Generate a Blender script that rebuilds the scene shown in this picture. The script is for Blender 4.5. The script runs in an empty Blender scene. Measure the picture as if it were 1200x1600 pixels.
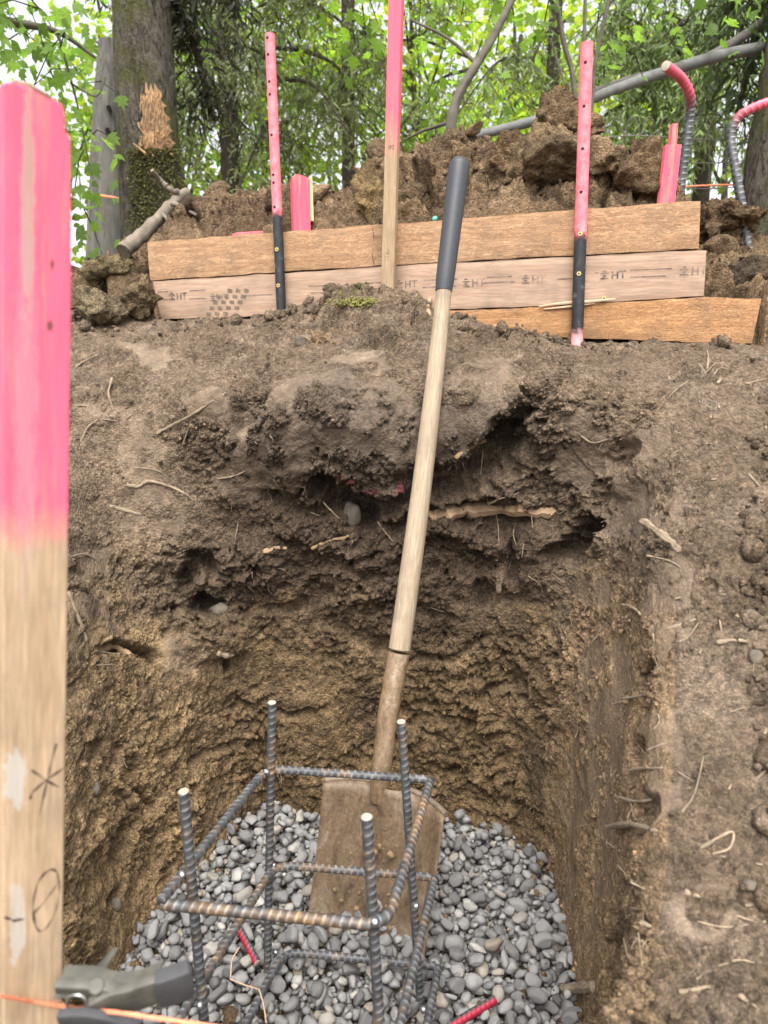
import bpy, bmesh, math, random
import numpy as np
from mathutils import Vector, Matrix
from mathutils.bvhtree import BVHTree

SC = bpy.context.scene
COL = SC.collection
R = math.radians
rng = np.random.default_rng(7)
random.seed(7)

# ---------------------------------------------------------------- camera
F, PITCH = 1130.0, R(11.0)
CP, SP = math.cos(PITCH), math.sin(PITCH)
cam = bpy.data.cameras.new('camera')
cam_ob = bpy.data.objects.new('camera', cam)
COL.objects.link(cam_ob)
cam.sensor_fit = 'VERTICAL'
cam.sensor_height = 36.0
cam.sensor_width = 27.0
cam.lens = 36.0 * F / 1600.0
cam.clip_start = 0.02
cam.clip_end = 500
cam_ob.location = (0, 0, 0)
cam_ob.rotation_euler = (math.pi / 2 - PITCH, 0, 0)
cam.dof.use_dof = True
cam.dof.focus_distance = 1.28
cam.dof.aperture_fstop = 6.5
SC.camera = cam_ob

# ---------------------------------------------------------------- sky and sun
SUN_EL, SUN_AZ = R(60), R(182)          # azimuth clockwise from +Y
world = bpy.data.worlds.new('World')
SC.world = world
world.use_nodes = True
wn = world.node_tree
wn.nodes.clear()
sky = wn.nodes.new('ShaderNodeTexSky')
sky.sky_type = 'NISHITA'
sky.sun_disc = False
sky.sun_elevation = SUN_EL
sky.sun_rotation = SUN_AZ
sky.air_density = 1.0
sky.dust_density = 4.0
sky.ozone_density = 1.0
hs = wn.nodes.new('ShaderNodeHueSaturation')
hs.inputs['Saturation'].default_value = 0.14
bg = wn.nodes.new('ShaderNodeBackground')
bg.inputs['Strength'].default_value = 0.15
wo = wn.nodes.new('ShaderNodeOutputWorld')
wn.links.new(sky.outputs[0], hs.inputs['Color'])
wn.links.new(hs.outputs[0], bg.inputs['Color'])
wn.links.new(bg.outputs[0], wo.inputs['Surface'])

sun = bpy.data.lights.new('sun', 'SUN')
sun.energy = 1.5
sun.angle = R(50)
sun.color = (1.0, 0.95, 0.88)
sun_ob = bpy.data.objects.new('sun', sun)
COL.objects.link(sun_ob)
sd = Vector((math.sin(SUN_AZ) * math.cos(SUN_EL), math.cos(SUN_AZ) * math.cos(SUN_EL), math.sin(SUN_EL)))
sun_ob.rotation_euler = sd.to_track_quat('Z', 'Y').to_euler()
sun_ob.location = sd * 20

SC.view_settings.view_transform = 'Standard'
SC.view_settings.look = 'None'
SC.view_settings.gamma = 1.0
SC.view_settings.use_curve_mapping = False
SC.view_settings.exposure = 1.38
SC.cycles.max_bounces = 8

# ---------------------------------------------------------------- helpers
def ray(px, py):
    u, v = (px - 600) / F, (py - 800) / F
    return np.array([u, CP - v * SP, -SP - v * CP])

def P(px, py, Y=None, z=None, X=None, d=None):
    r = ray(px, py)
    if Y is not None: s = Y / r[1]
    elif z is not None: s = z / r[2]
    elif X is not None: s = X / r[0]
    else: s = d
    return r * s

def proj(p):
    p = np.asarray(p, float)
    dep = p[..., 1] * CP - p[..., 2] * SP
    dn = -p[..., 1] * SP - p[..., 2] * CP
    dep = np.where(np.abs(dep) < 1e-3, 1e-3, dep)
    return 600 + F * p[..., 0] / dep, 800 + F * dn / dep, dep

def _hash(ix, iy, iz, seed):
    h = (ix.astype(np.int64) * 374761393 + iy.astype(np.int64) * 668265263 + iz.astype(np.int64) * 2147483647 + seed * 1274126177) & 0xFFFFFFFF
    h = ((h ^ (h >> 13)) * 1274126177) & 0xFFFFFFFF
    h = ((h ^ (h >> 16)) * 2246822519) & 0xFFFFFFFF
    return h ^ (h >> 15)

def vnoise(p, seed=0):
    """value noise in -1..1, p (N,3)"""
    i = np.floor(p); f = p - i; i = i.astype(np.int64)
    f = f * f * f * (f * (f * 6 - 15) + 10)
    out = 0
    for dx in (0, 1):
        wx = f[:, 0] if dx else 1 - f[:, 0]
        for dy in (0, 1):
            wy = f[:, 1] if dy else 1 - f[:, 1]
            for dz in (0, 1):
                wz = f[:, 2] if dz else 1 - f[:, 2]
                out = out + wx * wy * wz * (_hash(i[:, 0] + dx, i[:, 1] + dy, i[:, 2] + dz, seed) / 2147483647.5 - 1)
    return out

def fbm(p, scale, octs=4, gain=0.5, seed=0, ridged=False):
    out = np.zeros(len(p)); a = 1.0; tot = 0
    for o in range(octs):
        n = vnoise(p * scale + o * 17.3, seed + o)
        out += a * ((1 - 2 * np.abs(n)) if ridged else n)
        tot += a; a *= gain; scale *= 2.03
    return out / tot

def worley(p, scale, seed=0, facet=False):
    """distance to the nearest jittered cell point (cell units) and that cell's random number"""
    q = p * scale
    i0 = np.floor(q).astype(np.int64)
    best = np.full(len(p), 9.0); rid = np.zeros(len(p)); tl = np.zeros(len(p))
    for dx in (-1, 0, 1):
        for dy in (-1, 0, 1):
            for dz in (-1, 0, 1):
                c = i0 + (dx, dy, dz)
                h = _hash(c[:, 0], c[:, 1], c[:, 2], seed)
                j = np.stack([(h & 1023) / 1023., ((h >> 10) & 1023) / 1023., ((h >> 20) & 1023) / 1023.], 1)
                d = ((c + j - q) ** 2).sum(1)
                m = d < best
                best[m] = d[m]; rid[m] = ((h[m] >> 5) & 4095) / 4095.
                if facet:                     # each cell is a tilted facet, like a broken clod face
                    hm = h[m]; td = np.stack([((hm >> 3) & 255) / 127.5 - 1, ((hm >> 11) & 255) / 127.5 - 1, ((hm >> 19) & 255) / 127.5 - 1], 1)
                    tl[m] = ((q[m] - (c + j)[m]) * td).sum(1)
    return (np.sqrt(best), rid, tl) if facet else (np.sqrt(best), rid)

def sstep(a, b, x):
    t = np.clip((x - a) / (b - a), 0, 1)
    return t * t * (3 - 2 * t)

def mesh_np(name, verts, faces, mat=None, smooth=True):
    """faces: (M,3) or (M,4) int array"""
    me = bpy.data.meshes.new(name)
    verts = np.ascontiguousarray(verts, np.float32); faces = np.ascontiguousarray(faces, np.int32)
    k = faces.shape[1]
    me.vertices.add(len(verts)); me.vertices.foreach_set('co', verts.ravel())
    me.loops.add(faces.size); me.loops.foreach_set('vertex_index', faces.ravel())
    me.polygons.add(len(faces))
    me.polygons.foreach_set('loop_start', np.arange(0, faces.size, k, dtype=np.int32))
    me.update(calc_edges=True)
    me.polygons.foreach_set('use_smooth', np.full(len(faces), smooth, bool))
    if mat: me.materials.append(mat)
    return me

def vcol(me, name, cols):
    a = me.color_attributes.new(name, 'FLOAT_COLOR', 'POINT')
    c = np.ones((len(me.vertices), 4), np.float32); c[:, :3] = cols
    a.data.foreach_set('color', c.ravel())

def link(name, me, parent=None, label=None, cat=None, group=None, kind=None, loc=None):
    o = bpy.data.objects.new(name, me)
    COL.objects.link(o)
    if parent is not None: o.parent = parent
    if loc is not None: o.location = loc
    if label: o['label'] = label
    if cat: o['category'] = cat
    if group: o['group'] = group
    if kind: o['kind'] = kind
    return o

def empty(name, label, cat, loc=(0, 0, 0), group=None):
    return link(name, None, None, label, cat, group, None, loc)

class MB:
    """collects shapes and builds one mesh"""
    def __init__(s): s.v = []; s.f = []
    def add(s, vs, fs):
        b = len(s.v); s.v += [tuple(map(float, v)) for v in vs]; s.f += [tuple(b + i for i in f) for f in fs]
    def box(s, c, half, rot=None):
        m = rot if rot is not None else Matrix.Identity(3)
        vs = [Vector(c) + m @ Vector((x * half[0], y * half[1], z * half[2])) for x in (-1, 1) for y in (-1, 1) for z in (-1, 1)]
        s.add(vs, [(0, 1, 3, 2), (4, 6, 7, 5), (0, 4, 5, 1), (2, 3, 7, 6), (0, 2, 6, 4), (1, 5, 7, 3)])
    def tube(s, pts, rad, n=8, cap=True, squash=None):
        pts = [Vector(p) for p in pts]
        if not hasattr(rad, '__len__'): rad = [rad] * len(pts)
        ref = None; vs = []
        for i, p in enumerate(pts):
            t = (pts[min(i + 1, len(pts) - 1)] - pts[max(i - 1, 0)]).normalized()
            if ref is None:
                ref = t.orthogonal().normalized()
            a = (ref - t * ref.dot(t)).normalized(); ref = a
            b = t.cross(a)
            for k in range(n):
                an = 2 * math.pi * k / n
                vs.append(p + (a * math.cos(an) + b * math.sin(an)) * rad[i])
        fs = []
        for i in range(len(pts) - 1):
            for k in range(n):
                k2 = (k + 1) % n
                fs.append((i * n + k, i * n + k2, (i + 1) * n + k2, (i + 1) * n + k))
        if cap:
            fs.append(tuple(reversed(range(n)))); fs.append(tuple(range((len(pts) - 1) * n, len(pts) * n)))
        s.add(vs, fs)
    def mesh(s, name, mat=None, smooth=True, bevel=0, seg=2):
        me = bpy.data.meshes.new(name)
        me.from_pydata(s.v, [], s.f); me.update()
        if bevel:
            bm = bmesh.new(); bm.from_mesh(me)
            bmesh.ops.bevel(bm, geom=[e for e in bm.edges if len(e.link_faces) == 2 and e.calc_face_angle(0) > 0.6], offset=bevel, segments=seg, affect='EDGES', profile=0.5)
            bm.to_mesh(me); bm.free()
        if smooth:
            for p in me.polygons: p.use_smooth = True
            try: me.set_sharp_from_angle(angle=R(40))
            except Exception: pass
        if mat: me.materials.append(mat)
        return me

_ico = {}
def ico(sub):
    if sub not in _ico:
        bm = bmesh.new(); bmesh.ops.create_icosphere(bm, subdivisions=sub, radius=1)
        bm.verts.ensure_lookup_table()
        _ico[sub] = (np.array([v.co[:] for v in bm.verts]), np.array([[v.index for v in f.verts] for f in bm.faces]))
        bm.free()
    return _ico[sub]

def rand_rot(n, g=rng):
    q = g.normal(size=(n, 4)); q /= np.linalg.norm(q, axis=1)[:, None]
    w, x, y, z = q.T
    return np.stack([np.stack([1 - 2 * (y * y + z * z), 2 * (x * y - z * w), 2 * (x * z + y * w)], 1),
                     np.stack([2 * (x * y + z * w), 1 - 2 * (x * x + z * z), 2 * (y * z - x * w)], 1),
                     np.stack([2 * (x * z - y * w), 2 * (y * z + x * w), 1 - 2 * (x * x + y * y)], 1)], 1)

def lumps(pos, sizes, sub=1, jit=0.22, axes=(0.6, 1.1), g=rng):
    """many jittered balls as one vertex / face array"""
    bv, bf = ico(sub); n = len(pos)
    sc = g.uniform(axes[0], axes[1], (n, 1, 3)) * np.asarray(sizes)[:, None, None]
    v = bv[None] * (1 + g.uniform(-jit, jit, (n, len(bv), 1)))
    v = np.einsum('nij,nkj->nki', rand_rot(n, g), v * sc) + np.asarray(pos)[:, None]
    f = bf[None] + (np.arange(n) * len(bv))[:, None, None]
    return v.reshape(-1, 3), f.reshape(-1, 3)

# ---------------------------------------------------------------- materials
def mat(name):
    m = bpy.data.materials.new(name); m.use_nodes = True
    nt = m.node_tree; nt.nodes.clear()
    o = nt.nodes.new('ShaderNodeOutputMaterial'); b = nt.nodes.new('ShaderNodeBsdfPrincipled')
    nt.links.new(b.outputs[0], o.inputs['Surface'])
    return m, nt, b

class N:
    """tiny node helper"""
    def __init__(s, nt): s.nt = nt
    def new(s, t, **kw):
        n = s.nt.nodes.new(t)
        for k, v in kw.items(): setattr(n, k, v)
        return n
    def l(s, a, b): s.nt.links.new(a, b)
    def coord(s, kind='Object', scale=(1, 1, 1)):
        t = s.new('ShaderNodeTexCoord'); m = s.new('ShaderNodeMapping'); m.inputs['Scale'].default_value = scale
        s.l(t.outputs[kind], m.inputs['Vector']); return m.outputs[0]
    def noise(s, vec, scale, detail=4, rough=0.55, dist=0.0):
        n = s.new('ShaderNodeTexNoise'); n.inputs['Scale'].default_value = scale; n.inputs['Detail'].default_value = detail
        n.inputs['Roughness'].default_value = rough; n.inputs['Distortion'].default_value = dist
        if vec is not None: s.l(vec, n.inputs['Vector'])
        return n.outputs['Fac']
    def voro(s, vec, scale, feature='F1'):
        n = s.new('ShaderNodeTexVoronoi'); n.feature = feature; n.inputs['Scale'].default_value = scale
        if vec is not None: s.l(vec, n.inputs['Vector'])
        return n.outputs['Distance']
    def ramp(s, fac, stops):
        n = s.new('ShaderNodeValToRGB'); e = n.color_ramp.elements
        while len(e) < len(stops): e.new(0.5)
        for q, (p, c) in zip(e, stops):
            q.position = p; q.color = (c, c, c, 1) if not hasattr(c, '__len__') else (*c, 1)
        s.l(fac, n.inputs[0]); return n.outputs[0]
    def mix(s, fac, a, b, mode='MIX'):
        n = s.new('ShaderNodeMix', data_type='RGBA', blend_type=mode)
        for inp, val in ((n.inputs[0], fac), (n.inputs[6], a), (n.inputs[7], b)):
            if hasattr(val, 'links') or hasattr(val, 'is_output'): s.l(val, inp)
            elif hasattr(val, '__len__'): inp.default_value = (*val, 1)
            else: inp.default_value = val
        return n.outputs[2]
    def math(s, op, a, b=0.0, clamp=False):
        n = s.new('ShaderNodeMath', operation=op, use_clamp=clamp)
        for inp, val in ((n.inputs[0], a), (n.inputs[1], b)):
            if hasattr(val, 'is_output'): s.l(val, inp)
            else: inp.default_value = val
        return n.outputs[0]
    def bump(s, h, strength, dist, normal=None):
        n = s.new('ShaderNodeBump'); n.inputs['Strength'].default_value = strength; n.inputs['Distance'].default_value = dist
        s.l(h, n.inputs['Height'])
        if normal is not None: s.l(normal, n.inputs['Normal'])
        return n.outputs[0]
    def sep(s, vec):
        n = s.new('ShaderNodeSeparateXYZ'); s.l(vec, n.inputs[0]); return n.outputs

def m_soil(name='soil', vc='soil_colour'):
    m, nt, b = mat(name); n = N(nt)
    a = n.new('ShaderNodeVertexColor', layer_name=vc)
    co = n.coord()
    g0 = n.noise(co, 16, 6, 0.6)
    g1 = n.noise(co, 75, 8, 0.75)
    g2 = n.noise(co, 380, 5, 0.75)
    vn = n.new('ShaderNodeTexVoronoi'); vn.inputs['Scale'].default_value = 210; n.l(co, vn.inputs['Vector'])
    v1 = vn.outputs['Distance']
    s = n.new('ShaderNodeAttribute', attribute_name='smear')
    inv = n.math('SUBTRACT', 1.0, s.outputs['Fac'], True)
    c = n.mix(1.0, a.outputs[0], n.ramp(g0, [(0.3, 0.80), (0.7, 1.2)]), 'MULTIPLY')
    c = n.mix(n.math('ADD', .4, n.math('MULTIPLY', inv, .6)), c, n.mix(1.0, c, n.ramp(g1, [(0.32, 0.48), (0.5, 1.0), (0.70, 1.5)]), 'MULTIPLY'))
    grain = n.mix(1.0, n.ramp(g2, [(0.32, 0.55), (0.5, 1.0), (0.68, 1.6)]), n.ramp(n.sep(vn.outputs['Color'])[0], [(0.0, .72), (1.0, 1.35)]), 'MULTIPLY')
    c = n.mix(n.math('ADD', .5, n.math('MULTIPLY', inv, .5)), c, n.mix(1.0, c, grain, 'MULTIPLY'))
    fleck = n.ramp(n.noise(co, 300, 2, 0.5), [(0.69, 0.0), (0.73, 1.0)])
    c = n.mix(n.math('MULTIPLY', fleck, 0.55), c, (0.40, 0.33, 0.24))
    n.l(c, b.inputs['Base Color'])
    n.l(n.math('ADD', 0.72, n.math('MULTIPLY', inv, 0.25)), b.inputs['Roughness'])
    b.inputs['Specular IOR Level'].default_value = 0.22
    h = n.math('ADD', n.math('MULTIPLY', g2, 1.0), n.math('MULTIPLY', v1, -0.9))
    h = n.math('ADD', h, n.math('MULTIPLY', g1, 1.4))
    h = n.math('MULTIPLY', h, n.math('ADD', 0.22, n.math('MULTIPLY', inv, 0.78)))
    n.l(n.bump(h, 1.0, 0.006), b.inputs['Normal'])
    return m

def m_simple(name, col, rough=0.7, var=0.25, scale=40, metal=0.0, bump=0.0, spec=0.5, stretch=(1, 1, 1)):
    m, nt, b = mat(name); n = N(nt)
    co = n.coord(scale=stretch)
    g = n.noise(co, scale, 5, 0.6)
    c = n.mix(1.0, col, n.ramp(g, [(0.25, 1 - var), (0.75, 1 + var)]), 'MULTIPLY')
    n.l(c, b.inputs['Base Color'])
    b.inputs['Roughness'].default_value = rough
    b.inputs['Metallic'].default_value = metal
    b.inputs['Specular IOR Level'].default_value = spec
    if bump: n.l(n.bump(g, 0.6, bump), b.inputs['Normal'])
    return m

SOIL = m_soil()
# ---------------------------------------------------------------- the ground with the pit (one sheet)
FZ = -0.955                                     # soil floor, under the gravel
def p3(*a, **k): return P(*a, **k)
# board line on the bank above the pit
BL, BR = np.array([-0.58, 1.86]), np.array([0.62, 1.50])
def board_y(x): return BL[1] + (x - BL[0]) * (BR[1] - BL[1]) / (BR[0] - BL[0])

# control net: columns run round the pit, levels from the wall's foot up to the bank and out
net = []
def colm(*pts, far): net.append([np.array((0.0, 0.98, FZ))] + [np.array(p, float) for p in pts] + [np.array(q, float) for q in far])
# right front ... right ... right back
colm((.20, .64, FZ), (.20, .60, -.80), (.19, .57, -.68), (.184, .54, -.60), (.186, .534, -.56), (.25, .53, -.565), (.36, .54, -.57), far=[(1.6, -.4, -.9), (60, -40, -1.5)])
colm((.265, .80, FZ), (.265, .74, -.78), (.257, .69, -.65), (.258, .66, -.56), (.272, .645, -.51), (.325, .645, -.495), (.41, .68, -.47), far=[(2.2, .5, -.45), (60, 0, -.6)])
colm((.29, .95, FZ), (.306, .88, -.72), (.303, .83, -.57), (.310, .80, -.47), (.328, .79, -.405), (.385, .795, -.375), (.48, .85, -.325), far=[(2.4, 1.2, -.1), (60, 20, .2)])
colm((.30, 1.105, FZ), (.325, 1.03, -.65), (.348, 1.0, -.46), (.362, .98, -.34), (.388, .965, -.265), (.445, .965, -.228), (.54, 1.0, -.185), far=[(2.4, 1.7, .1), (60, 40, .3)])
colm((.312, 1.205, FZ), p3(900, 1150, X=.33), p3(930, 950, X=.36), p3(980, 800, X=.40), p3(1040, 650, Y=1.18), p3(1105, 615, Y=1.24), p3(1190, 545, Y=1.43), far=[(1.6, 2.4, .16), (50, 60, .3)])
colm(p3(812, 1338, z=FZ), p3(840, 1080, Y=1.29), p3(872, 880, Y=1.30), p3(872, 745, Y=1.28), p3(890, 622, Y=1.25), p3(900, 572, Y=1.36), p3(905, 535, Y=1.55), far=[(.8, 2.6, .18), (30, 60, .3)])
colm(p3(720, 1305, z=FZ), p3(730, 1080, Y=1.36), p3(740, 880, Y=1.365), p3(742, 765, Y=1.345), p3(745, 625, Y=1.305), p3(750, 555, Y=1.40), p3(750, 507, Y=1.61), far=[(.4, 2.6, .18), (12, 60, .3)])
colm(p3(600, 1295, z=FZ), p3(600, 1080, Y=1.37), p3(600, 880, Y=1.375), p3(600, 770, Y=1.33), p3(600, 620, Y=1.285), p3(600, 532, Y=1.42), p3(600, 474, Y=1.65), far=[(0, 2.6, .18), (0, 60, .3)])
colm(p3(500, 1290, z=FZ), p3(490, 1080, Y=1.39), p3(480, 890, Y=1.395), p3(478, 785, Y=1.36), p3(470, 640, Y=1.31), p3(462, 555, Y=1.47), p3(450, 492, Y=1.71), far=[(-.4, 2.6, .18), (-12, 60, .3)])
colm(p3(412, 1282, z=FZ), p3(385, 1080, Y=1.40), p3(360, 900, Y=1.40), p3(350, 750, Y=1.37), p3(345, 625, Y=1.36), p3(338, 560, Y=1.52), p3(325, 503, Y=1.76), far=[(-.8, 2.6, .18), (-30, 60, .3)])
colm(p3(300, 1400, z=FZ), p3(240, 1150, X=-.425), p3(222, 950, X=-.465), p3(200, 810, X=-.495), p3(172, 690, X=-.535), p3(145, 605, X=-.58), p3(125, 500, Y=1.75), far=[(-1.8, 2.4, .2), (-50, 60, .3)])
colm(p3(200, 1535, z=FZ), p3(150, 1250, X=-.455), p3(125, 1050, X=-.50), p3(108, 900, X=-.54), p3(85, 800, X=-.58), p3(40, 720, X=-.66), (-.86, 1.25, -.06), far=[(-2.4, 1.4, .0), (-60, 30, .2)])
colm((-.33, .66, FZ), (-.42, .60, -.80), (-.46, .58, -.70), (-.48, .56, -.64), (-.50, .55, -.60), (-.58, .53, -.58), (-.8, .5, -.56), far=[(-2.2, .0, -.7), (-60, -20, -1.2)])
colm((0, .56, FZ), (0, .48, -.90), (0, .44, -.84), (0, .41, -.80), (0, .38, -.78), (0, .30, -.79), (0, .1, -.85), far=[(0, -1.2, -1.0), (0, -60, -1.8)])
net = np.array(net)                              # (C, L, 3)
NC, NL = net.shape[:2]
col_n = [50, 90, 100, 95, 95, 95, 85, 85, 85, 95, 100, 70, 16, 16]
lev_n = [10, 110, 100, 70, 70, 60, 80, 40, 6]

def cr_weights(counts, K, periodic, lin_from=10 ** 9):
    rows = []
    for s, n in enumerate(counts):
        for i in range(n):
            t = i / n; w = np.zeros(K)
            t2, t3 = t * t, t * t * t
            if s >= lin_from:
                w[s] += 1 - t; w[(s + 1) % K] += t
            else:
                ww = (-.5 * t3 + t2 - .5 * t, 1.5 * t3 - 2.5 * t2 + 1, -1.5 * t3 + 2 * t2 + .5 * t, .5 * t3 - .5 * t2)
                for k, c in zip((s - 1, s, s + 1, s + 2), ww):
                    if periodic: k %= K
                    else: k = min(max(k, 0), min(K - 1, lin_from))
                    w[k] += c
            rows.append(w)
    if not periodic:
        w = np.zeros(K); w[-1] = 1; rows.append(w)
    return np.array(rows)

WC = cr_weights(col_n, NC, True)
lin = NL - 3
def lw():
    rows = cr_weights(lev_n, NL, False, lin)
    # first segment (floor) straight, so that the wall foot stays sharp
    n0 = lev_n[0]
    for i in range(n0):
        rows[i] = 0; rows[i, 0] = 1 - i / n0; rows[i, 1] = i / n0
    # second segment starts at the foot without overshoot
    for i in range(lev_n[1]):
        t = i / lev_n[1]; r = rows[n0 + i]; r[1] += r[0]; r[0] = 0
    # grow away fast on the two outward segments
    b = sum(lev_n[:7])
    for i in range(lev_n[7]):
        t = (i / lev_n[7]) ** 1.6; rows[b + i] = 0; rows[b + i, 7] = 1 - t; rows[b + i, 8] = t
    return rows
WL = lw()
base = np.einsum('rl,clk,nc->rnk', WL, net, WC)   # rows, cols, 3
NR, NCO = base.shape[:2]

def grid_normals(g, periodic=True):
    du = np.roll(g, -1, 1) - np.roll(g, 1, 1) if periodic else np.gradient(g, axis=1)
    dv = np.gradient(g, axis=0)
    n = np.cross(du, dv)
    L = np.linalg.norm(n, axis=2, keepdims=True); L[L < 1e-12] = 1
    return n / L
nrm = grid_normals(base)
# pit normals must look into the pit / upwards
if nrm[250, NCO // 2, 1] > 0: nrm = -nrm
FLIP = False

pt = base.reshape(-1, 3); nn = nrm.reshape(-1, 3)
lev = np.repeat(np.concatenate([np.arange(lev_n[k]) / lev_n[k] + k for k in range(9)] + [[9.0]]), NCO)
px, py, dep = proj(pt)
front = (dep > 0.3)
wx = px + 26 * vnoise(pt * 9, 50) + 11 * vnoise(pt * 27, 51) + 6 * vnoise(pt * 70, 52)
wy = py + 26 * vnoise(pt * 9, 53) + 11 * vnoise(pt * 27, 54) + 6 * vnoise(pt * 70, 55)
def blob(cx, cy, rx, ry, rot=0, soft=0.35):
    c, s = math.cos(R(rot)), math.sin(R(rot))
    dx, dy = wx - cx, wy - cy
    q = np.sqrt(((dx * c + dy * s) / rx) ** 2 + ((-dx * s + dy * c) / ry) ** 2)
    return (1 - sstep(1 - soft, 1 + soft, q)) * front

# smooth spade-cut and trodden clay faces
smear = np.zeros(len(pt))
for a in [(450, 665, 75, 62, 10), (620, 660, 95, 70, 0), (745, 620, 85, 55, -25), (420, 740, 70, 45, 0), (1000, 670, 60, 34, -50), (985, 770, 60, 60, 0),
          (905, 690, 40, 60, 0), (560, 560, 60, 22, 0), (200, 700, 90, 42, 40), (155, 860, 50, 60, 30), (1040, 950, 36, 90, 5), (240, 560, 60, 22, 20),
          (1040, 1200, 40, 110, 5), (930, 930, 30, 40, 0), (1090, 1420, 60, 40, 0), (250, 800, 60, 50, 40), (140, 960, 50, 50, 0), (330, 640, 40, 36, 20), (940, 1150, 40, 160, 4), (930, 1350, 30, 120, 4), (520, 640, 50, 50, 0), (690, 660, 50, 50, 0), (780, 560, 50, 16, -5), (270, 1010, 40, 30, 0)]:
    smear = np.maximum(smear, blob(*a, soft=.12))
smear *= sstep(-0.28, -0.08, fbm(pt, 26, 4, seed=70))
smear *= 0.92
# cavities under the lip, burrows and cracks: metres pushed into the bank
cav = np.zeros(len(pt))
for (cx, cy, rx, ry, rot, dpt) in [
        (775, 706, 46, 30, -30, .10), (735, 745, 60, 26, -10, .07), (690, 770, 60, 22, 0, .05), (820, 655, 46, 13, -45, .06), (852, 615, 26, 9, -55, .035),
        (553, 792, 30, 22, 20, .07), (518, 765, 22, 22, 0, .06), (600, 772, 50, 16, 0, .045), (480, 795, 40, 18, 20, .035),
        (915, 838, 11, 36, 8, .07), (893, 868, 18, 16, 0, .05), (760, 815, 70, 12, 0, .03), (640, 812, 60, 12, 0, .03),
        (318, 898, 34, 14, -15, .05), (338, 952, 28, 15, 0, .07), (190, 1022, 40, 13, 5, .05), (348, 1030, 12, 9, 0, .04),
        (395, 630, 24, 28, 0, .03), (820, 870, 8, 40, 0, .03), (770, 925, 16, 22, 0, .03), (960, 690, 18, 26, 20, .02),
        (1005, 1165, 9, 16, 0, .03), (150, 1195, 7, 22, 0, .03), (190, 1340, 10, 26, 0, .035), (178, 1400, 14, 14, 0, .04), (230, 1250, 12, 12, 0, .02),
        (1000, 1060, 12, 40, 0, .02), (1010, 1280, 14, 40, 0, .02), (470, 940, 60, 16, -10, .02), (560, 985, 60, 12, 5, .018), (700, 1010, 60, 10, -5, .018),
        (780, 1075, 60, 10, -8, .018), (450, 1115, 60, 10, -5, .018), (690, 1130, 60, 9, 0, .016), (330, 1180, 50, 10, -20, .016), (640, 940, 40, 16, 0, .018)]:
    cav = np.maximum(cav, dpt * blob(cx, cy, rx, ry, rot, 0.45))
cav *= (lev > 1.0) & (lev < 6.2)
# swellings: the overhanging lip, mound below the middle stake, clods
bul = np.zeros(len(pt))
for (cx, cy, rx, ry, rot, dpt) in [(560, 690, 110, 55, 0, .03), (770, 640, 70, 45, -25, .02), (450, 690, 90, 60, 0, .02), (590, 495, 95, 22, 0, .03), (560, 480, 34, 14, 0, .02),
        (330, 985, 60, 26, -10, .035), (400, 880, 50, 22, 0, .02), (520, 850, 70, 16, 10, .02), (740, 835, 120, 16, 0, .025), (855, 845, 34, 34, 0, .03),
        (980, 735, 40, 20, -30, .02), (300, 620, 60, 40, 40, .02), (840, 900, 50, 26, 0, .02), (620, 905, 120, 20, 0, .012), (1000, 850, 30, 50, 10, .012)]:
    bul = np.maximum(bul, dpt * blob(cx, cy, rx, ry, rot, 0.7))

near = (lev > 0.9) & (lev < 8.2) & front
rough = np.zeros(len(pt)); lam = 1 - 0.93 * smear
idx = np.where(near)[0]
q = pt[idx]
# sheets of soil break along layers: flatten the sampling vertically a little
qs = q * (1, 1, 1.35)
w1, _ = worley(qs + 0.012 * np.stack([vnoise(q * 40, 1), vnoise(q * 40, 2), vnoise(q * 40, 3)], 1), 34, 3)
w2, r2, t2_ = worley(qs + 0.004 * np.stack([vnoise(q * 90, 6), vnoise(q * 90, 7), vnoise(q * 90, 8)], 1), 62, 4, True)
w0, r0_, t0_ = worley(qs + 0.02 * np.stack([vnoise(q * 22, 11), vnoise(q * 22, 12), vnoise(q * 22, 13)], 1), 20, 14, True)
w3, r3 = worley(q, 150, 5)
clod = sstep(-0.25, 0.5, fbm(q, 13, 3, seed=20))           # where clods dominate
big = 0.022 * fbm(q, 5.5, 3, seed=21) + 0.006 * fbm(q, 16, 3, seed=22, ridged=True) * (1 - .5 * smear[idx])
d = 0.007 * clod * (0.55 - w1) + 0.0045 * (0.5 - w2) * (0.4 + r2) + .0050 * t2_ + .006 * (r2 - .5) * clod + .013 * t0_ * (.3 + clod) + .008 * (r0_ - .5) + 0.0045 * (0.5 - w3) * (0.3 + 1.2 * r3) + 0.010 * fbm(q, 60, 4, 0.6, seed=23)
d += -0.016 * sstep(0.28, 0.7, fbm(q, 48, 3, 0.6, seed=24))      # pits
fade = np.clip(1.25 - 0.25 * sstep(5.0, 7.0, lev[idx]), 0, 2) * np.where(lev[idx] > 7, 1 - sstep(7.3, 8.1, lev[idx]) * .4, 1)
# the right wall seen along its face is finer grained
wallr = sstep(.24, .30, q[:, 0]) * (q[:, 1] < 1.2) * (lev[idx] < 4.6)
slopes = np.maximum(blob(190, 700, 150, 190, 0, .6), blob(1120, 900, 120, 500, 0, .5))[idx]
amp = fade * (1 - 0.6 * wallr) * (1 - .5 * slopes)
vary = .30 + .95 * sstep(-.35, .35, fbm(q, 7, 3, seed=27))       # sliced faces between crumbly ones
rough[idx] = (big + d * vary * lam[idx]) * amp
foot = sstep(0.9, 1.5, lev) * 0.8 + 0.2
pt2 = pt + nn * ((rough * foot + bul - cav)[:, None])
# far ground keeps gentle swells
far = lev >= 8.0
pt2[far, 2] += 0.05 * vnoise(pt2[far] * 1.1, 90)
pt2[:NCO] = base[0]

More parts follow.
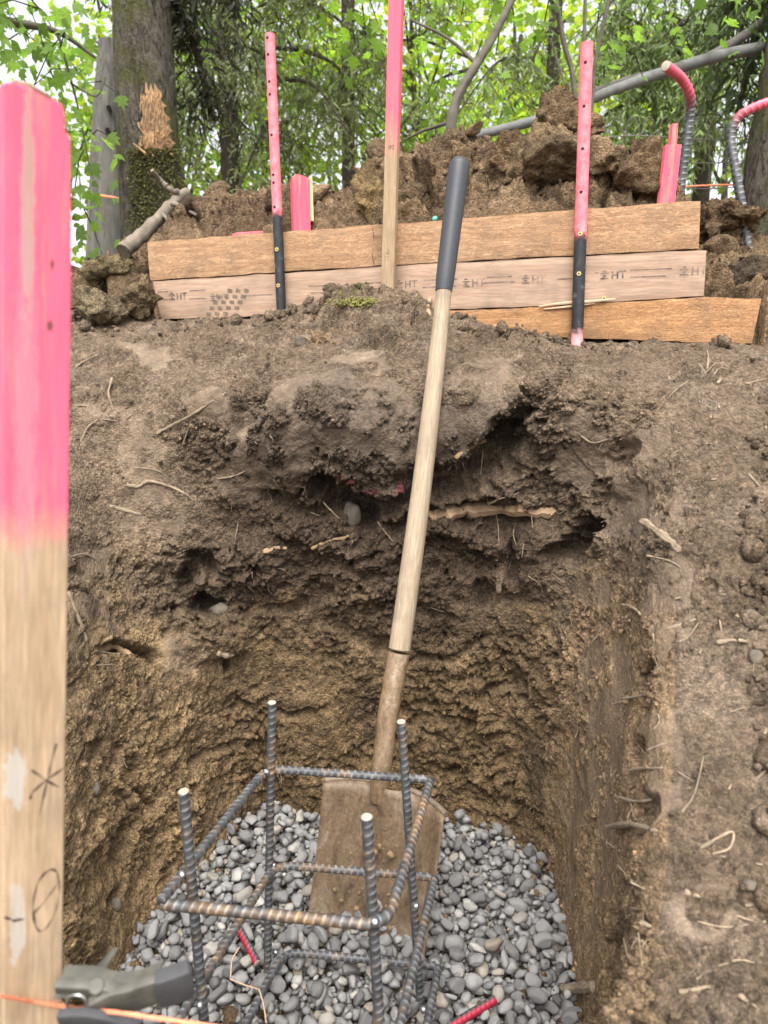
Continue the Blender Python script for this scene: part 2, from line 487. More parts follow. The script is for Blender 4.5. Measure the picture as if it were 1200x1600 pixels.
# soil colours: strata, moist band, clay, moss, spray paint, side walls painted as lit
z = pt2[:, 2]
def colr(*c): return np.array(c)
top_c, dark_c, yel_c, clay_c = colr(.186, .135, .091), colr(.080, .055, .037), colr(.240, .163, .088), colr(.112, .085, .064)
n1 = fbm(pt, 7, 4, seed=30); n2 = fbm(pt, 20, 4, seed=31); n3 = fbm(pt, 60, 3, seed=32)
cc = np.tile(top_c, (len(pt), 1))
def over(c, w):
    global cc
    cc = cc * (1 - w[:, None]) + c * w[:, None]
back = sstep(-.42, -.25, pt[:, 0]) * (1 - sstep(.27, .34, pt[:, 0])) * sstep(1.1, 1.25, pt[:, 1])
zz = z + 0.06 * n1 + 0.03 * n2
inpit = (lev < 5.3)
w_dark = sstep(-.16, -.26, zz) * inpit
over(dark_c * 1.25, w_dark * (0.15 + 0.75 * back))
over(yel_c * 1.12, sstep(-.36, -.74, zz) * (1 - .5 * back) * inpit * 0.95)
over(colr(.20, .135, .070), sstep(-.38, -.70, zz) * back * inpit * .8)
over(yel_c * 1.1, sstep(.12, .45, n2) * sstep(-.36, -.46, zz) * inpit * .75)
over(dark_c, sstep(.1, .5, fbm(pt, 11, 4, seed=35)) * sstep(-.2, -.34, zz) * inpit * .7)
over(colr(.30, .205, .12), sstep(.26, .31, pt[:, 0]) * (pt[:, 1] < 1.25) * inpit * sstep(-.25, -.36, zz) * .8)  # right wall painted a lighter tan, as if lit
over(clay_c, smear * .62 * (0.7 + .3 * sstep(-.1, -.3, z)))
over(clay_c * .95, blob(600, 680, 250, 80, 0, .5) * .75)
over(colr(.205, .150, .102), blob(200, 700, 170, 200, 30, .6) * .55)
over(colr(.33, .23, .12), blob(180, 1250, 130, 330, 0, .4) * .7 * sstep(-.5, .4, n2))  # light on the left wall put into its soil colour
over(colr(.215, .165, .120), sstep(.05, .5, n2) * (lev > 5.4) * .6)
over(dark_c * .8, (lev > 4) * (lev < 7.4) * sstep(.25, .55, fbm(pt, 14, 4, seed=38)) * .55)
over(colr(.07, .05, .035), np.clip(cav / .06, 0, 1) * .6)     # darker soil colour inside the cavities, stronger with depth
over(colr(.15, .16, .035), np.maximum(blob(555, 470, 34, 15), blob(560, 488, 20, 12)) * .6 * sstep(-.2, .3, n3))
over(colr(.50, .11, .15), (np.maximum(blob(608, 738, 34, 8, -8), blob(556, 745, 12, 7))) * .6 * sstep(-.2, .35, n3))
cc *= (1 + .16 * n3 + .15 * n2)[:, None]
# brown forest litter far out
over(colr(.10, .085, .045), sstep(8.0, 8.4, lev))

gi = np.arange(NR * NCO).reshape(NR, NCO)
a_, b_ = gi[:-1], gi[1:]
quads = np.stack([a_, np.roll(a_, -1, 1), np.roll(b_, -1, 1), b_], -1).reshape(-1, 4)
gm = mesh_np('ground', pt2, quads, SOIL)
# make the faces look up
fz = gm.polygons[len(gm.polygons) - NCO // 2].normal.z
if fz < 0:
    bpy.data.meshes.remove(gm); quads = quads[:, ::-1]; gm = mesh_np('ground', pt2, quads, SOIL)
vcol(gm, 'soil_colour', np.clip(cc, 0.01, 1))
sa = gm.attributes.new('smear', 'FLOAT', 'POINT'); sa.data.foreach_set('value', smear.astype(np.float32))
ground = link('ground', gm, kind='structure')

# a coarser copy to drop things on
sub_r, sub_c = list(range(0, NR, 2)), list(range(0, NCO, 2))
G3 = pt2.reshape(NR, NCO, 3)
sg = G3[np.ix_(sub_r, sub_c)]
sr, scn = sg.shape[:2]
ii = np.arange(sr * scn).reshape(sr, scn)
sq = np.stack([ii[:-1], np.roll(ii[:-1], -1, 1), np.roll(ii[1:], -1, 1), ii[1:]], -1).reshape(-1, 4)
BVH = BVHTree.FromPolygons(sg.reshape(-1, 3).tolist(), sq.tolist())
BVHS = [BVH]
def hit(px_, py_, off=0.0):
    """the soil seen at a pixel: point and normal"""
    r = Vector(ray(px_, py_)).normalized()
    best = None
    for t in BVHS:
        h = t.ray_cast(Vector((0, 0, 0)), r)
        if h[0] is not None and (best is None or h[3] < best[3]): best = h
    if best is None: return None, None
    nv = best[1] if best[1].dot(r) < 0 else -best[1]
    return best[0] + nv * off, nv

# ---------------------------------------------------------------- spoil heaps behind and beside the boards
def crest(p):
    xs = [-1.25, -.80, -.62, -.48, -.30, -.16, -.06, .05, .15, .25, .36, .50, .62, .74, .85, 1.1]
    hs = [.26, .31, .38, .44, .46, .47, .50, .62, .68, .67, .64, .62, .60, .50, .36, .30]
    top = np.interp(p[:, 0], xs, hs)
    yc = 2.22 + .08 * np.sin(p[:, 0] * 5)
    bx = board_y(p[:, 0])
    low = np.where(p[:, 0] < -.58, .16, np.where(p[:, 0] > .62, .12, .30))
    t = (p[:, 1] - bx - .02) / (yc - bx)
    hfront = low + (top - low) * np.clip(t, 0, 1) ** .75
    hback = top - (p[:, 1] - yc) * .75
    h = np.where(p[:, 1] < yc, hfront, hback)
    # drop behind the boards' back face
    return np.where(t < 0, low - .5 * np.clip(-t * 2.2, 0, .6), h)

# grid follows the board line: y counted from the boards
def heap_build():
    nx, ny = 520, 240
    u = np.linspace(-1.15, 1.02, nx); v = np.linspace(0, 1, ny) ** 1.15
    U, V = np.meshgrid(u, v)
    ys = board_y(U) + .045 + V * .95
    return U, ys
U, ys = heap_build()
ny, nx = U.shape
pp = np.stack([U.ravel(), ys.ravel(), np.zeros(U.size)], 1)
pp[:, 2] = crest(pp)
seed = 200
qn = pp + 0.03 * np.stack([vnoise(pp * 14, seed), vnoise(pp * 14, seed + 1), vnoise(pp * 14, seed + 2)], 1)
wA, rA, tA = worley(qn, 8, seed + 3, True); wB, rB, tB = worley(qn, 19, seed + 4, True); wC, rC, tC = worley(qn + .006 * np.stack([vnoise(pp * 70, 1), vnoise(pp * 70, 2), vnoise(pp * 70, 3)], 1), 48, seed + 5, True); wD, rD = worley(qn, 110, seed + 6)
hgt = .05 * (rA - .5) + .05 * tA + .05 * (.5 - wA) * rA + .016 * (rB - .4) + .020 * tB + .055 * (.45 - wB) * (.2 + rB) + .004 * (rC - .5) + .008 * tC + .024 * (.5 - wC) * (.3 + rC) + .010 * (.5 - wD) + .014 * fbm(pp, 18, 4, .6, seed + 7, True) + .022 * fbm(pp, 50, 5, .65, seed + 7)
nv = grid_normals(pp.reshape(ny, nx, 3), False).reshape(-1, 3)
nv[nv[:, 2] < 0] *= -1
ed = np.clip((ys.ravel() - board_y(U.ravel()) - .045) / .06, 0, 1)      # nothing pushes through the boards
disp = nv * hgt[:, None]
disp[:, 1] = np.maximum(disp[:, 1], -(.02 + .3 * (ys.ravel() - board_y(U.ravel()) - .045)))
disp *= np.where(np.abs(U.ravel() - .02) < .62, .35 + .65 * ed, 1)[:, None]
hp = pp + disp
hc = np.tile(colr(.168, .113, .066), (len(pp), 1))
m1 = sstep(-.1, .4, fbm(pp, 8, 4, seed=seed + 8))[:, None]; m2 = sstep(0, .5, fbm(pp, 22, 4, seed=seed + 9))[:, None]
hc = hc * (1 - .7 * m1) + colr(.105, .068, .042) * .75 * m1
hc = hc * (1 - .5 * m2) + colr(.235, .165, .095) * .5 * m2
hc = hc * (.6 + .8 * rB[:, None])
hx, hy, _ = proj(hp)
pk = (1 - sstep(.5, 1.3, np.sqrt(((hx - 1018) / 26) ** 2 + ((hy - 285) / 26) ** 2))) * sstep(-.2, .2, fbm(pp, 25, 3, seed=seed + 12))
hc = hc * (1 - .6 * pk[:, None]) + colr(.42, .10, .10) * .6 * pk[:, None]
f_ = np.arange(nx * ny).reshape(ny, nx)
hq = np.stack([f_[:-1, :-1], f_[:-1, 1:], f_[1:, 1:], f_[1:, :-1]], -1).reshape(-1, 4)
hg = hp.reshape(ny, nx, 3)
hg[0, :, 2] = 0.0; hg[-1, :, 2] = 0.0; hg[:, 0, 2] = 0.0; hg[:, -1, 2] = 0.0     # sides run down into the ground
hp = hg.reshape(-1, 3)
hm = mesh_np('spoil_heap', hp, hq, SOIL)
vcol(hm, 'soil_colour', hc)
hm.attributes.new('smear', 'FLOAT', 'POINT')
link('spoil_heap', hm, kind='structure')
hs_ = hp.reshape(ny, nx, 3)[::2, ::2]
k_ = np.arange(hs_.shape[0] * hs_.shape[1]).reshape(hs_.shape[:2])
BVHS.append(BVHTree.FromPolygons(hs_.reshape(-1, 3).tolist(), np.stack([k_[:-1, :-1], k_[:-1, 1:], k_[1:, 1:], k_[1:, :-1]], -1).reshape(-1, 4).tolist()))
# ---------------------------------------------------------------- loose soil: clods on the heaps, crumbs on bank and slopes
def soil_stuff(name, pos, sizes, sub, colors, label=None, jit=.25):
    v, f = lumps(pos, sizes, sub, jit)
    me = mesh_np(name, v, f, SOIL)
    vcol(me, 'soil_colour', np.repeat(colors, len(ico(sub)[0]), 0))
    me.attributes.new('smear', 'FLOAT', 'POINT')
    return link(name, me, label=label, cat='soil', kind='stuff')

def pick(cond, n, jitter=.002):
    ids = rng.choice(np.where(cond)[0], n)
    return ids, pt2[ids] + rng.normal(0, jitter, (n, 3))
gn = grid_normals(G3).reshape(-1, 3)
if gn[NCO * 330 + NCO // 2, 2] < 0: gn = -gn
vis = front & (px > -80) & (px < 1280) & (py < 1700) & (dep < 3)
ids, pos = pick(vis & (gn[:, 2] > .35) & (lev > 4.4) & (lev < 8) & (smear < .4), 15000)
sz = .0009 + .0050 * rng.power(.35, len(ids)) ** 2.2
tint = cc[ids] * rng.uniform(.75, 1.45, (len(ids), 1))
ids2, pos2 = pick(vis & (gn[:, 2] > .25) & (lev > 1.2) & (lev <= 4.4) & (smear < .4), 2500)
ids3, pos3 = pick(vis & (lev > 1.1) & (lev <= 6) & (smear < .3), 9000)
pos = np.vstack([pos, pos2]); sz = np.concatenate([sz, .0012 + .006 * rng.power(.35, 2500) ** 2])
tint = np.vstack([tint, cc[ids2] * rng.uniform(.75, 1.4, (2500, 1))])
pos = np.vstack([pos, pos3]); sz = np.concatenate([sz, .0010 + .0034 * rng.power(.35, 9000) ** 2]); tint = np.vstack([tint, cc[ids3] * rng.uniform(.7, 1.5, (9000, 1))])
soil_stuff('soil_crumbs', pos, sz, 1, tint, 'loose soil crumbs scattered over the bank and pit slopes')
# coarser lumps along the boards and on the crest of the bank
ids, pos = pick(vis & (lev > 6.55) & (lev < 7.35) & (px > 60), 700, .006)
soil_stuff('soil_lumps', pos, .004 + .016 * rng.power(.4, 700) ** 2.5, 2, cc[ids] * rng.uniform(.7, 1.25, (700, 1)), 'crumbly soil lumps lying along the foot of the boards')

hsel = np.where((hx > 60) & (hx < 1290) & (hy > 120) & (ys.ravel() - board_y(U.ravel()) > .10))[0]
ids = rng.choice(hsel, 1500)
hsz = .004 + .042 * rng.power(.4, 1500) ** 3.2
cut = []
for k in range(24):
    bv, bf = ico(3); g = np.random.default_rng(600 + k); v = bv.copy()
    for _ in range(9):
        d_ = g.normal(size=3); d_ /= np.linalg.norm(d_); v = v - np.outer(np.clip(v @ d_ - g.uniform(.35, .8), 0, None) * .95, d_)
    v = v * (1 + .22 * fbm(bv + k * 3, 2.2, 4, .65, seed=k) )[:, None]
    cut.append(v * g.uniform(.8, 1.25, 3))
bf = ico(3)[1]; nvv = len(cut[0]); RR = rand_rot(1500)
cv = np.concatenate([cut[k % 24] @ RR[k].T * hsz[k] + hp[ids[k]] + rng.normal(0, .005, 3) for k in range(1500)])
cf = (bf[None] + (np.arange(1500) * nvv)[:, None, None]).reshape(-1, 3)
me = mesh_np('heap_clods', cv, cf, SOIL); vcol(me, 'soil_colour', np.repeat(hc[ids] * rng.uniform(.65, 1.35, (1500, 1)), nvv, 0)); me.attributes.new('smear', 'FLOAT', 'POINT')
ids = rng.choice(hsel, 5000)
v2, f2 = lumps(hp[ids] + rng.normal(0, .003, (5000, 3)), .0018 + .007 * rng.power(.4, 5000) ** 2, 1)
m2_ = mesh_np('heap_crumbs', v2, f2, SOIL); vcol(m2_, 'soil_colour', np.repeat(hc[ids] * rng.uniform(.6, 1.5, (5000, 1)), 12, 0)); m2_.attributes.new('smear', 'FLOAT', 'POINT')
link('heap_crumbs', m2_, label='loose crumbs strewn over the spoil heap', cat='soil', kind='stuff')
link('heap_clods', me, label='broken clods covering the spoil heaps behind the boards', cat='soil', kind='stuff')

def heap_y(px_, py_, Y, down=34):
    if Y is None or Y < 1.5: return Y
    for dy in (down, down + 20, down + 40, down + 60):
        h_, _ = hit(px_, py_ + dy)
        if h_ is not None and h_.y < 3.2: return min(max(h_.y + .02, 1.6), 2.5)
    return Y
def clod(px_, py_, Y, size, label, seed, tilt=0, col=(.165, .112, .064), sub=5, rough_=1.0):
    bv, bf = ico(sub)
    v = bv * 1.0
    g = np.random.default_rng(seed); v = v * 1.25
    for _ in range(11):                                   # planar breaks, as split by a spade
        d_ = g.normal(size=3); d_ /= np.linalg.norm(d_); v = v - np.outer(np.clip(v @ d_ - g.uniform(.6, .95), 0, None) * .97, d_)
    v = v * np.array(size)
    w_, r_, tl_ = worley(v + seed, 30, seed, True); w2_, _ = worley(v + seed, 60, seed + 1)
    nrm_ = bv / np.linalg.norm(bv, axis=1)[:, None]
    v = v + nrm_ * (rough_ * (.018 * fbm(v + seed, 9, 3, seed=seed) + .012 * tl_ + .005 * (.5 - w2_) + .016 * fbm(v + seed, 40, 5, .65, seed=seed + 2)))[:, None]
    rot = np.array(Matrix.Rotation(R(tilt), 3, 'Y') @ Matrix.Rotation(R(seed * 37 % 60 - 30), 3, 'Z'))
    v = v @ rot.T
    me = mesh_np('soil_clod', v, bf, SOIL)
    m_ = sstep(-.3, .4, fbm(v + seed, 14, 4, seed=seed + 5))[:, None]
    vcol(me, 'soil_colour', np.array(col) * (.62 + .55 * m_) * np.array((1, 1 - .02, 1 - .05)))
    me.attributes.new('smear', 'FLOAT', 'POINT')
    return link('soil_clod', me, label=label, cat='clod', loc=P(px_, py_, Y=heap_y(px_, py_, Y)), group='large clods on the spoil heaps')
clod(874, 196, 2.13, (.098, .07, .066), 'squared dark brown clod perched on top of the heap', 301, 6)
clod(868, 252, 2.08, (.105, .08, .062), 'broad pale clod under the perched dark clod', 305, -6, (.205, .147, .085))
clod(578, 308, 1.93, (.036, .035, .085), 'tall leaning clod beside the middle wooden stake', 311, -18, (.24, .17, .085))
clod(958, 262, 2.0, (.05, .05, .045), 'rounded clod right behind the holed stake beside perched clods', 317, 10)
clod(1000, 268, 1.98, (.055, .05, .06), 'steep clod next to the pink stained soil', 321, -20)
clod(790, 250, 2.1, (.05, .05, .045), 'rough clod on the slope left of the broad pale clod', 331, 12)
clod(1152, 345, 1.85, (.05, .05, .042), 'big clod at the foot of the curved bar beside right tree', 341, 8)
clod(1172, 440, 1.62, (.062, .05, .045), 'dark lumpy clod beyond the right ends of the boards', 351, 0, (.13, .095, .065))
clod(1118, 350, 1.80, (.045, .05, .05), 'small clod touching the right end of the top board', 361, -14)
clod(165, 425, 1.90, (.060, .05, .040), 'mossy looking clod left of the boards by the pink stake', 371, 4, (.20, .155, .085))
clod(218, 470, 1.82, (.055, .05, .05), 'crumbly clod against the left end of the boards', 381, -10, (.21, .155, .09))
clod(150, 480, 1.72, (.055, .05, .04), 'low clod on the slope left of the boards', 391, 12, (.19, .15, .095))

# ---------------------------------------------------------------- gravel in the pit: pebbles settled on a height map
foot_ring = np.array([c[1][:2] for c in net])
ring = np.einsum('nc,ck->nk', WC[::10], foot_ring)
ctr = ring.mean(0)
ring_in = ctr + (ring - ctr) * 1.03
def inside(xy):
    x, y = xy[:, 0], xy[:, 1]; r = np.zeros(len(xy), bool); j = len(ring_in) - 1
    for i in range(len(ring_in)):
        xi, yi = ring_in[i]; xj, yj = ring_in[j]
        c = ((yi > y) != (yj > y)) & (x < (xj - xi) * (y - yi) / (yj - yi + 1e-12) + xi)
        r ^= c; j = i
    return r
RES = .0025
gx0, gy0, gw, gh = -.46, .70, 340, 300
HM = np.full((gh, gw), -.945)
gxs = gx0 + np.arange(gw) * RES; gys = gy0 + np.arange(gh) * RES
PX, PY = np.meshgrid(gxs, gys)
HM += .012 * vnoise(np.stack([PX.ravel(), PY.ravel(), PX.ravel() * 0], 1) * 5, 61).reshape(gh, gw)
NP = 5600
sizes = .0038 + .0110 * rng.power(.45, NP) ** 1.6
sizes = np.sort(sizes)                       # small stones fill the bottom, the large ones lie on top
order = np.argsort(np.arange(NP) + rng.normal(0, NP * .42, NP))
sizes = sizes[order]
peb = []
for k in range(NP):
    a_s = sizes[k]; ax = (a_s * rng.uniform(.95, 1.35), a_s * rng.uniform(.7, .95), a_s * rng.uniform(.55, .85))
    best = None
    for t in range(3):
        xy = np.array([[rng.uniform(-.44, .36), rng.uniform(.72, 1.42)]])
        if not inside(xy)[0]: continue
        x, y = xy[0]
        yaw = rng.uniform(0, math.pi)
        rr = ax[0]; n_ = int(rr / RES)
        ci, cj = int((y - gy0) / RES), int((x - gx0) / RES)
        i0, i1, j0, j1 = max(ci - n_, 0), min(ci + n_ + 1, gh), max(cj - n_, 0), min(cj + n_ + 1, gw)
        if i1 <= i0 or j1 <= j0: continue
        dx, dy = PX[i0:i1, j0:j1] - x, PY[i0:i1, j0:j1] - y
        lx, ly = dx * math.cos(yaw) + dy * math.sin(yaw), -dx * math.sin(yaw) + dy * math.cos(yaw)
        q_ = 1 - (lx / ax[0]) ** 2 - (ly / ax[1]) ** 2
        ins = q_ > 0
        if not ins.any(): continue
        hz = np.where(ins, ax[2] * np.sqrt(np.clip(q_, 0, 1)), 0)
        sub_ = HM[i0:i1, j0:j1]
        zc = np.percentile((sub_ + hz)[ins], 88) - .10 * a_s
        if best is None or zc < best[0]: best = (zc, x, y, yaw, (i0, i1, j0, j1), ins, hz, sub_, dx, dy)
    if best is None: continue
    zc, x, y, yaw, (i0, i1, j0, j1), ins, hz, sub_, dx, dy = best
    gm_ = sub_[ins]
    gy_, gx_ = 0.0, 0.0
    if ins.sum() > 6:                          # lean with the stones beneath
        A = np.stack([dx[ins], dy[ins], np.ones(ins.sum())], 1)
        s_, *_ = np.linalg.lstsq(A, gm_, rcond=None); gx_, gy_ = np.clip(s_[:2], -.6, .6)
    HM[i0:i1, j0:j1] = np.where(ins, np.maximum(sub_, zc + hz), sub_)
    peb.append((x, y, zc, yaw, ax, gx_, gy_))

def pebble_mat(name, obj_random):
    m, nt, b = mat(name); n = N(nt)
    co = n.coord()
    if obj_random:
        oi = n.new('ShaderNodeObjectInfo'); r = oi.outputs['Random']
    else:
        at = n.new('ShaderNodeAttribute', attribute_name='tone'); r = at.outputs['Fac']
    c = n.ramp(r, [(0.0, (.095, .094, .093)), (.12, (.145, .142, .140)), (.5, (.205, .202, .198)), (.85, (.275, .27, .263)), (.93, (.25, .215, .17)), (1.0, (.40, .385, .36))])
    g = n.noise(co, 90, 6, .65)
    c = n.mix(1.0, c, n.ramp(g, [(.3, .72), (.7, 1.25)]), 'MULTIPLY')
    sp = n.ramp(n.noise(co, 600, 2, .5), [(.60, 0), (.72, 1)])
    c = n.mix(n.math('MULTIPLY', sp, .35), c, (.40, .39, .37))
    dust = n.ramp(n.noise(co, 35, 3, .6), [(.55, 0), (.85, .4)])
    c = n.mix(dust, c, (.25, .20, .14))
    n.l(c, b.inputs['Base Color']); b.inputs['Roughness'].default_value = .72; b.inputs['Specular IOR Level'].default_value = .35
    n.l(n.bump(g, .5, .002), b.inputs['Normal'])
    return m
M_PEB, M_PEB2 = pebble_mat('pebble_stone', True), pebble_mat('gravel_stone', False)
def stone_shape(sub, seed, n_cut=5):
    bv, bf = ico(sub); g = np.random.default_rng(seed); v = bv.copy()
    for _ in range(n_cut):                      # flattened faces, as river stones have
        d_ = g.normal(size=3); d_ /= np.linalg.norm(d_); lim = g.uniform(.5, .9)
        t = v @ d_; v = v - np.outer(np.clip(t - lim, 0, None) * .85, d_)
    v *= (1 + .14 * vnoise(bv * 1.5 + seed, seed) + .05 * vnoise(bv * 4 + seed, seed + 1))[:, None]
    return v, bf
def peb_matrix(p):
    x, y, zc, yaw, ax, gx_, gy_ = p
    up = Vector((-gx_, -gy_, 1)).normalized()
    t = Vector((math.cos(yaw), math.sin(yaw), 0)); t = (t - up * t.dot(up)).normalized(); s_ = up.cross(t)
    return Matrix(((t.x * ax[0], s_.x * ax[1], up.x * ax[2], x), (t.y * ax[0], s_.y * ax[1], up.y * ax[2], y), (t.z * ax[0], s_.z * ax[1], up.z * ax[2], zc), (0, 0, 0, 1)))
# the 300 that show largest: near the top of the bed and in view
def show(p):
    x, y, zc, yaw, ax, *_ = p
    i, j = int((y - gy0) / RES), int((x - gx0) / RES)
    cov = HM[min(max(i, 0), gh - 1), min(max(j, 0), gw - 1)] - (zc + ax[2])
    qx, qy, dd = proj(np.array([x, y, zc]))
    if not (180 < qx < 920 and qy < 1610): return -1
    return ax[0] * ax[1] / dd ** 2 * (1 if cov < .002 else .05)
peb.sort(key=show, reverse=True)
shapes = [stone_shape(3, 900 + k) for k in range(14)]
pm = [mesh_np('pebble', v, f, M_PEB) for v, f in shapes]
low = [stone_shape(2, 950 + k) for k in range(14)]
vv, ff, tone, nb = [], [], [], 0
bx_ = np.stack(np.meshgrid(np.arange(-.44, .36, .0125), np.arange(.70, 1.42, .0125)), -1).reshape(-1, 2)
bx_ = bx_ + rng.normal(0, .004, bx_.shape); bx_ = bx_[inside(bx_)]           # grit that fills the bottom
v, f = lumps(np.column_stack([bx_, rng.uniform(-.950, -.940, len(bx_))]), rng.uniform(.005, .010, len(bx_)), 1, .15)
vv.append(v); ff.append(f); nb = len(v); tone.append(np.repeat(rng.random(len(bx_)), 12))
for k, p in enumerate(peb[300:]):
    M4 = np.array(peb_matrix(p)); v, f = low[k % 14]
    vv.append(v @ M4[:3, :3].T + M4[:3, 3]); ff.append(f + nb); nb += len(v); tone.append(np.full(len(v), rng.random()))
gme = mesh_np('gravel_bed', np.vstack(vv), np.vstack(ff), M_PEB2)
ta = gme.attributes.new('tone', 'FLOAT', 'POINT'); ta.data.foreach_set('value', np.concatenate(tone).astype(np.float32))
fall = rng.uniform((-.44, .75), (.34, 1.42), (1400, 2)); fall = fall[inside(fall)]
dist_ = np.min(np.linalg.norm(fall[:, None] - ring[None], axis=2), axis=1); fall = fall[rng.random(len(fall)) < np.exp(-dist_ / .035) + .05]
fz_ = HM[np.clip(((fall[:, 1] - gy0) / RES).astype(int), 0, gh - 1), np.clip(((fall[:, 0] - gx0) / RES).astype(int), 0, gw - 1)]
soil_stuff('fallen_soil', np.column_stack([fall, fz_]), .0015 + .007 * rng.power(.4, len(fall)) ** 2, 2, np.array((.20, .135, .07)) * rng.uniform(.6, 1.3, (len(fall), 1)), 'soil crumbs fallen from the walls onto the gravel')
gravel = link('gravel_bed', gme, label='bed of grey rounded river gravel covering the pit floor', cat='gravel', kind='stuff')
for k, p in enumerate(peb[:300]):
    o = link('pebble', pm[k % 14], gravel); o.matrix_local = peb_matrix(p)
BVHS.append(BVHTree.FromPolygons(np.vstack(vv).tolist(), np.vstack(ff).tolist()))
# ---------------------------------------------------------------- materials of the made things
PINK = (.74, .075, .15)
def m_wood(name, c1, c2, scale=1.0, paint=None, extra=None, axis='X', rough=.75, saw=.0):
    """wood with grain along the axis; paint = list of (z or x position, softness, colour, above?)"""
    m, nt, b = mat(name); n = N(nt)
    st = {'X': (1.2, 14, 14), 'Z': (14, 14, 1.2)}[axis]
    co = n.coord(scale=tuple(s * scale for s in st)); raw = n.coord()
    g = n.noise(co, 5, 8, .6, 1.2)
    g2 = n.noise(co, 22, 4, .6, .4)
    c = n.ramp(g, [(.28, c1), (.5, tuple((a + b_) / 2 for a, b_ in zip(c1, c2))), (.7, c2)])
    c = n.mix(1.0, c, n.ramp(g2, [(.3, .78), (.7, 1.15)]), 'MULTIPLY')
    dirt = n.ramp(n.noise(raw, 14, 5, .65), [(.5, 0), (.78, .6)])
    c = n.mix(dirt, c, (.17, .135, .10))
    h = n.math('ADD', g, n.math('MULTIPLY', g2, .6))
    if saw:                                    # wavy band-saw tearing
        w = n.noise(n.coord(scale=(30, 60, 95)), 2.4, 4, .6, 2.5)
        wr = n.ramp(w, [(.36, 0), (.52, 1.0), (.6, .5)])
        h = n.math('ADD', n.math('MULTIPLY', wr, saw), n.math('MULTIPLY', h, .4))
        c = n.mix(1.0, c, n.ramp(w, [(.36, .70), (.5, 1.08)]), 'MULTIPLY')
    if paint:
        lo, soft, colr_, above, strength = paint
        zc = n.sep(raw)[2]
        e = n.math('ADD', zc, n.math('MULTIPLY', n.math('SUBTRACT', n.noise(n.coord(scale=(22, 22, 3)), 2, 4, .7), .5), soft * 2.2))
        e = n.math('ADD', e, n.math('MULTIPLY', n.math('SUBTRACT', n.noise(raw, 420, 3, .7), .5), soft * 2.0))      # speckled overspray
        t = n.math('DIVIDE', n.math('SUBTRACT', e, lo - soft), 1.6 * soft, True)
        if not above: t = n.math('SUBTRACT', 1.0, t, True)
        wear = n.ramp(n.noise(n.coord(scale=(18, 18, 1.4)), 4, 5, .7), [(.30, .45), (.5, 1.0)])
        t = n.math('MULTIPLY', n.math('MULTIPLY', t, wear), strength)
        pc = n.mix(n.noise(n.coord(scale=(26, 26, 2)), 3, 4, .6), tuple(v * .86 for v in colr_), tuple(min(1, v * 1.25 + .05) for v in colr_))
        c = n.mix(t, c, pc)
    if extra: c = extra(n, c, raw)
    n.l(c, b.inputs['Base Color']); b.inputs['Roughness'].default_value = rough; b.inputs['Specular IOR Level'].default_value = .3
    n.l(n.bump(h, .55 if not saw else .8, .0012 if not saw else .0022), b.inputs['Normal'])
    return m

def m_rebar(name, paint=None, rust=.5):
    m, nt, b = mat(name); n = N(nt)
    co = n.coord()
    g = n.noise(co, 60, 5, .65)
    c = n.ramp(g, [(.3, (.060, .061, .064)), (.55, (.132, .135, .140)), (.75, (.25, .25, .25))])
    r = n.ramp(n.noise(co, 26, 6, .7), [(.66 - .2 * rust, 0), (.80 - .12 * rust, .75)])
    rc = n.ramp(n.noise(co, 120, 3, .6), [(.3, (.17, .08, .03)), (.7, (.42, .25, .09))])
    c = n.mix(r, c, rc)
    rb = n.new('ShaderNodeAttribute', attribute_name='rib')
    c = n.mix(1.0, c, n.ramp(rb.outputs['Fac'], [(0.0, .62), (.5, 1.1), (1.0, 1.9)]), 'MULTIPLY')
    if paint and not hasattr(paint[2], '__len__'):
        dp = n.new('ShaderNodeVectorMath', operation='DOT_PRODUCT'); n.l(n.coord(scale=(260, 260, 260)), dp.inputs[0]); dp.inputs[1].default_value = paint
        e_ = n.math('ADD', n.math('MULTIPLY', dp.outputs['Value'], -1.0), n.math('MULTIPLY', n.math('SUBTRACT', g, .5), 1.2))
        c = n.mix(n.math('SUBTRACT', -.1, e_, True), c, (.33, .02, .045))
    elif paint:
        c0, soft, axis_pt = paint
        d_ = n.new('ShaderNodeVectorMath', operation='DISTANCE'); n.l(n.coord(), d_.inputs[0]); d_.inputs[1].default_value = axis_pt
        t = n.math('DIVIDE', n.math('SUBTRACT', c0 + soft, n.math('ADD', d_.outputs['Value'], n.math('MULTIPLY', n.math('SUBTRACT', g, .5), soft))), 2 * soft, True)
        c = n.mix(t, c, n.mix(g, (.55, .05, .10), (.9, .22, .28)))
    n.l(c, b.inputs['Base Color'])
    n.l(n.math('SUBTRACT', .30, n.math('MULTIPLY', r, .3), True), b.inputs['Metallic'])
    b.inputs['Roughness'].default_value = .55
    n.l(n.bump(g, .4, .0008), b.inputs['Normal'])
    return m
M_REBAR = m_rebar('rebar_steel', rust=.75)
M_REBAR2 = m_rebar('rebar_steel_rusty', rust=1.1)
M_CUT = m_simple('sawn_steel_end', (.40, .35, .28), .6, .2, 200, 0.1)
M_WELD = m_simple('weld_metal', (.45, .46, .50), .3, .3, 300, .9)

def resample(pts, step):
    pts = [Vector(p) for p in pts]
    L = [0]
    for a, b in zip(pts, pts[1:]): L.append(L[-1] + (b - a).length)
    n = max(2, int(L[-1] / step) + 1)
    t = np.linspace(0, L[-1], n)
    A = np.array([p[:] for p in pts])
    return np.stack([np.interp(t, L, A[:, k]) for k in range(3)], 1), t

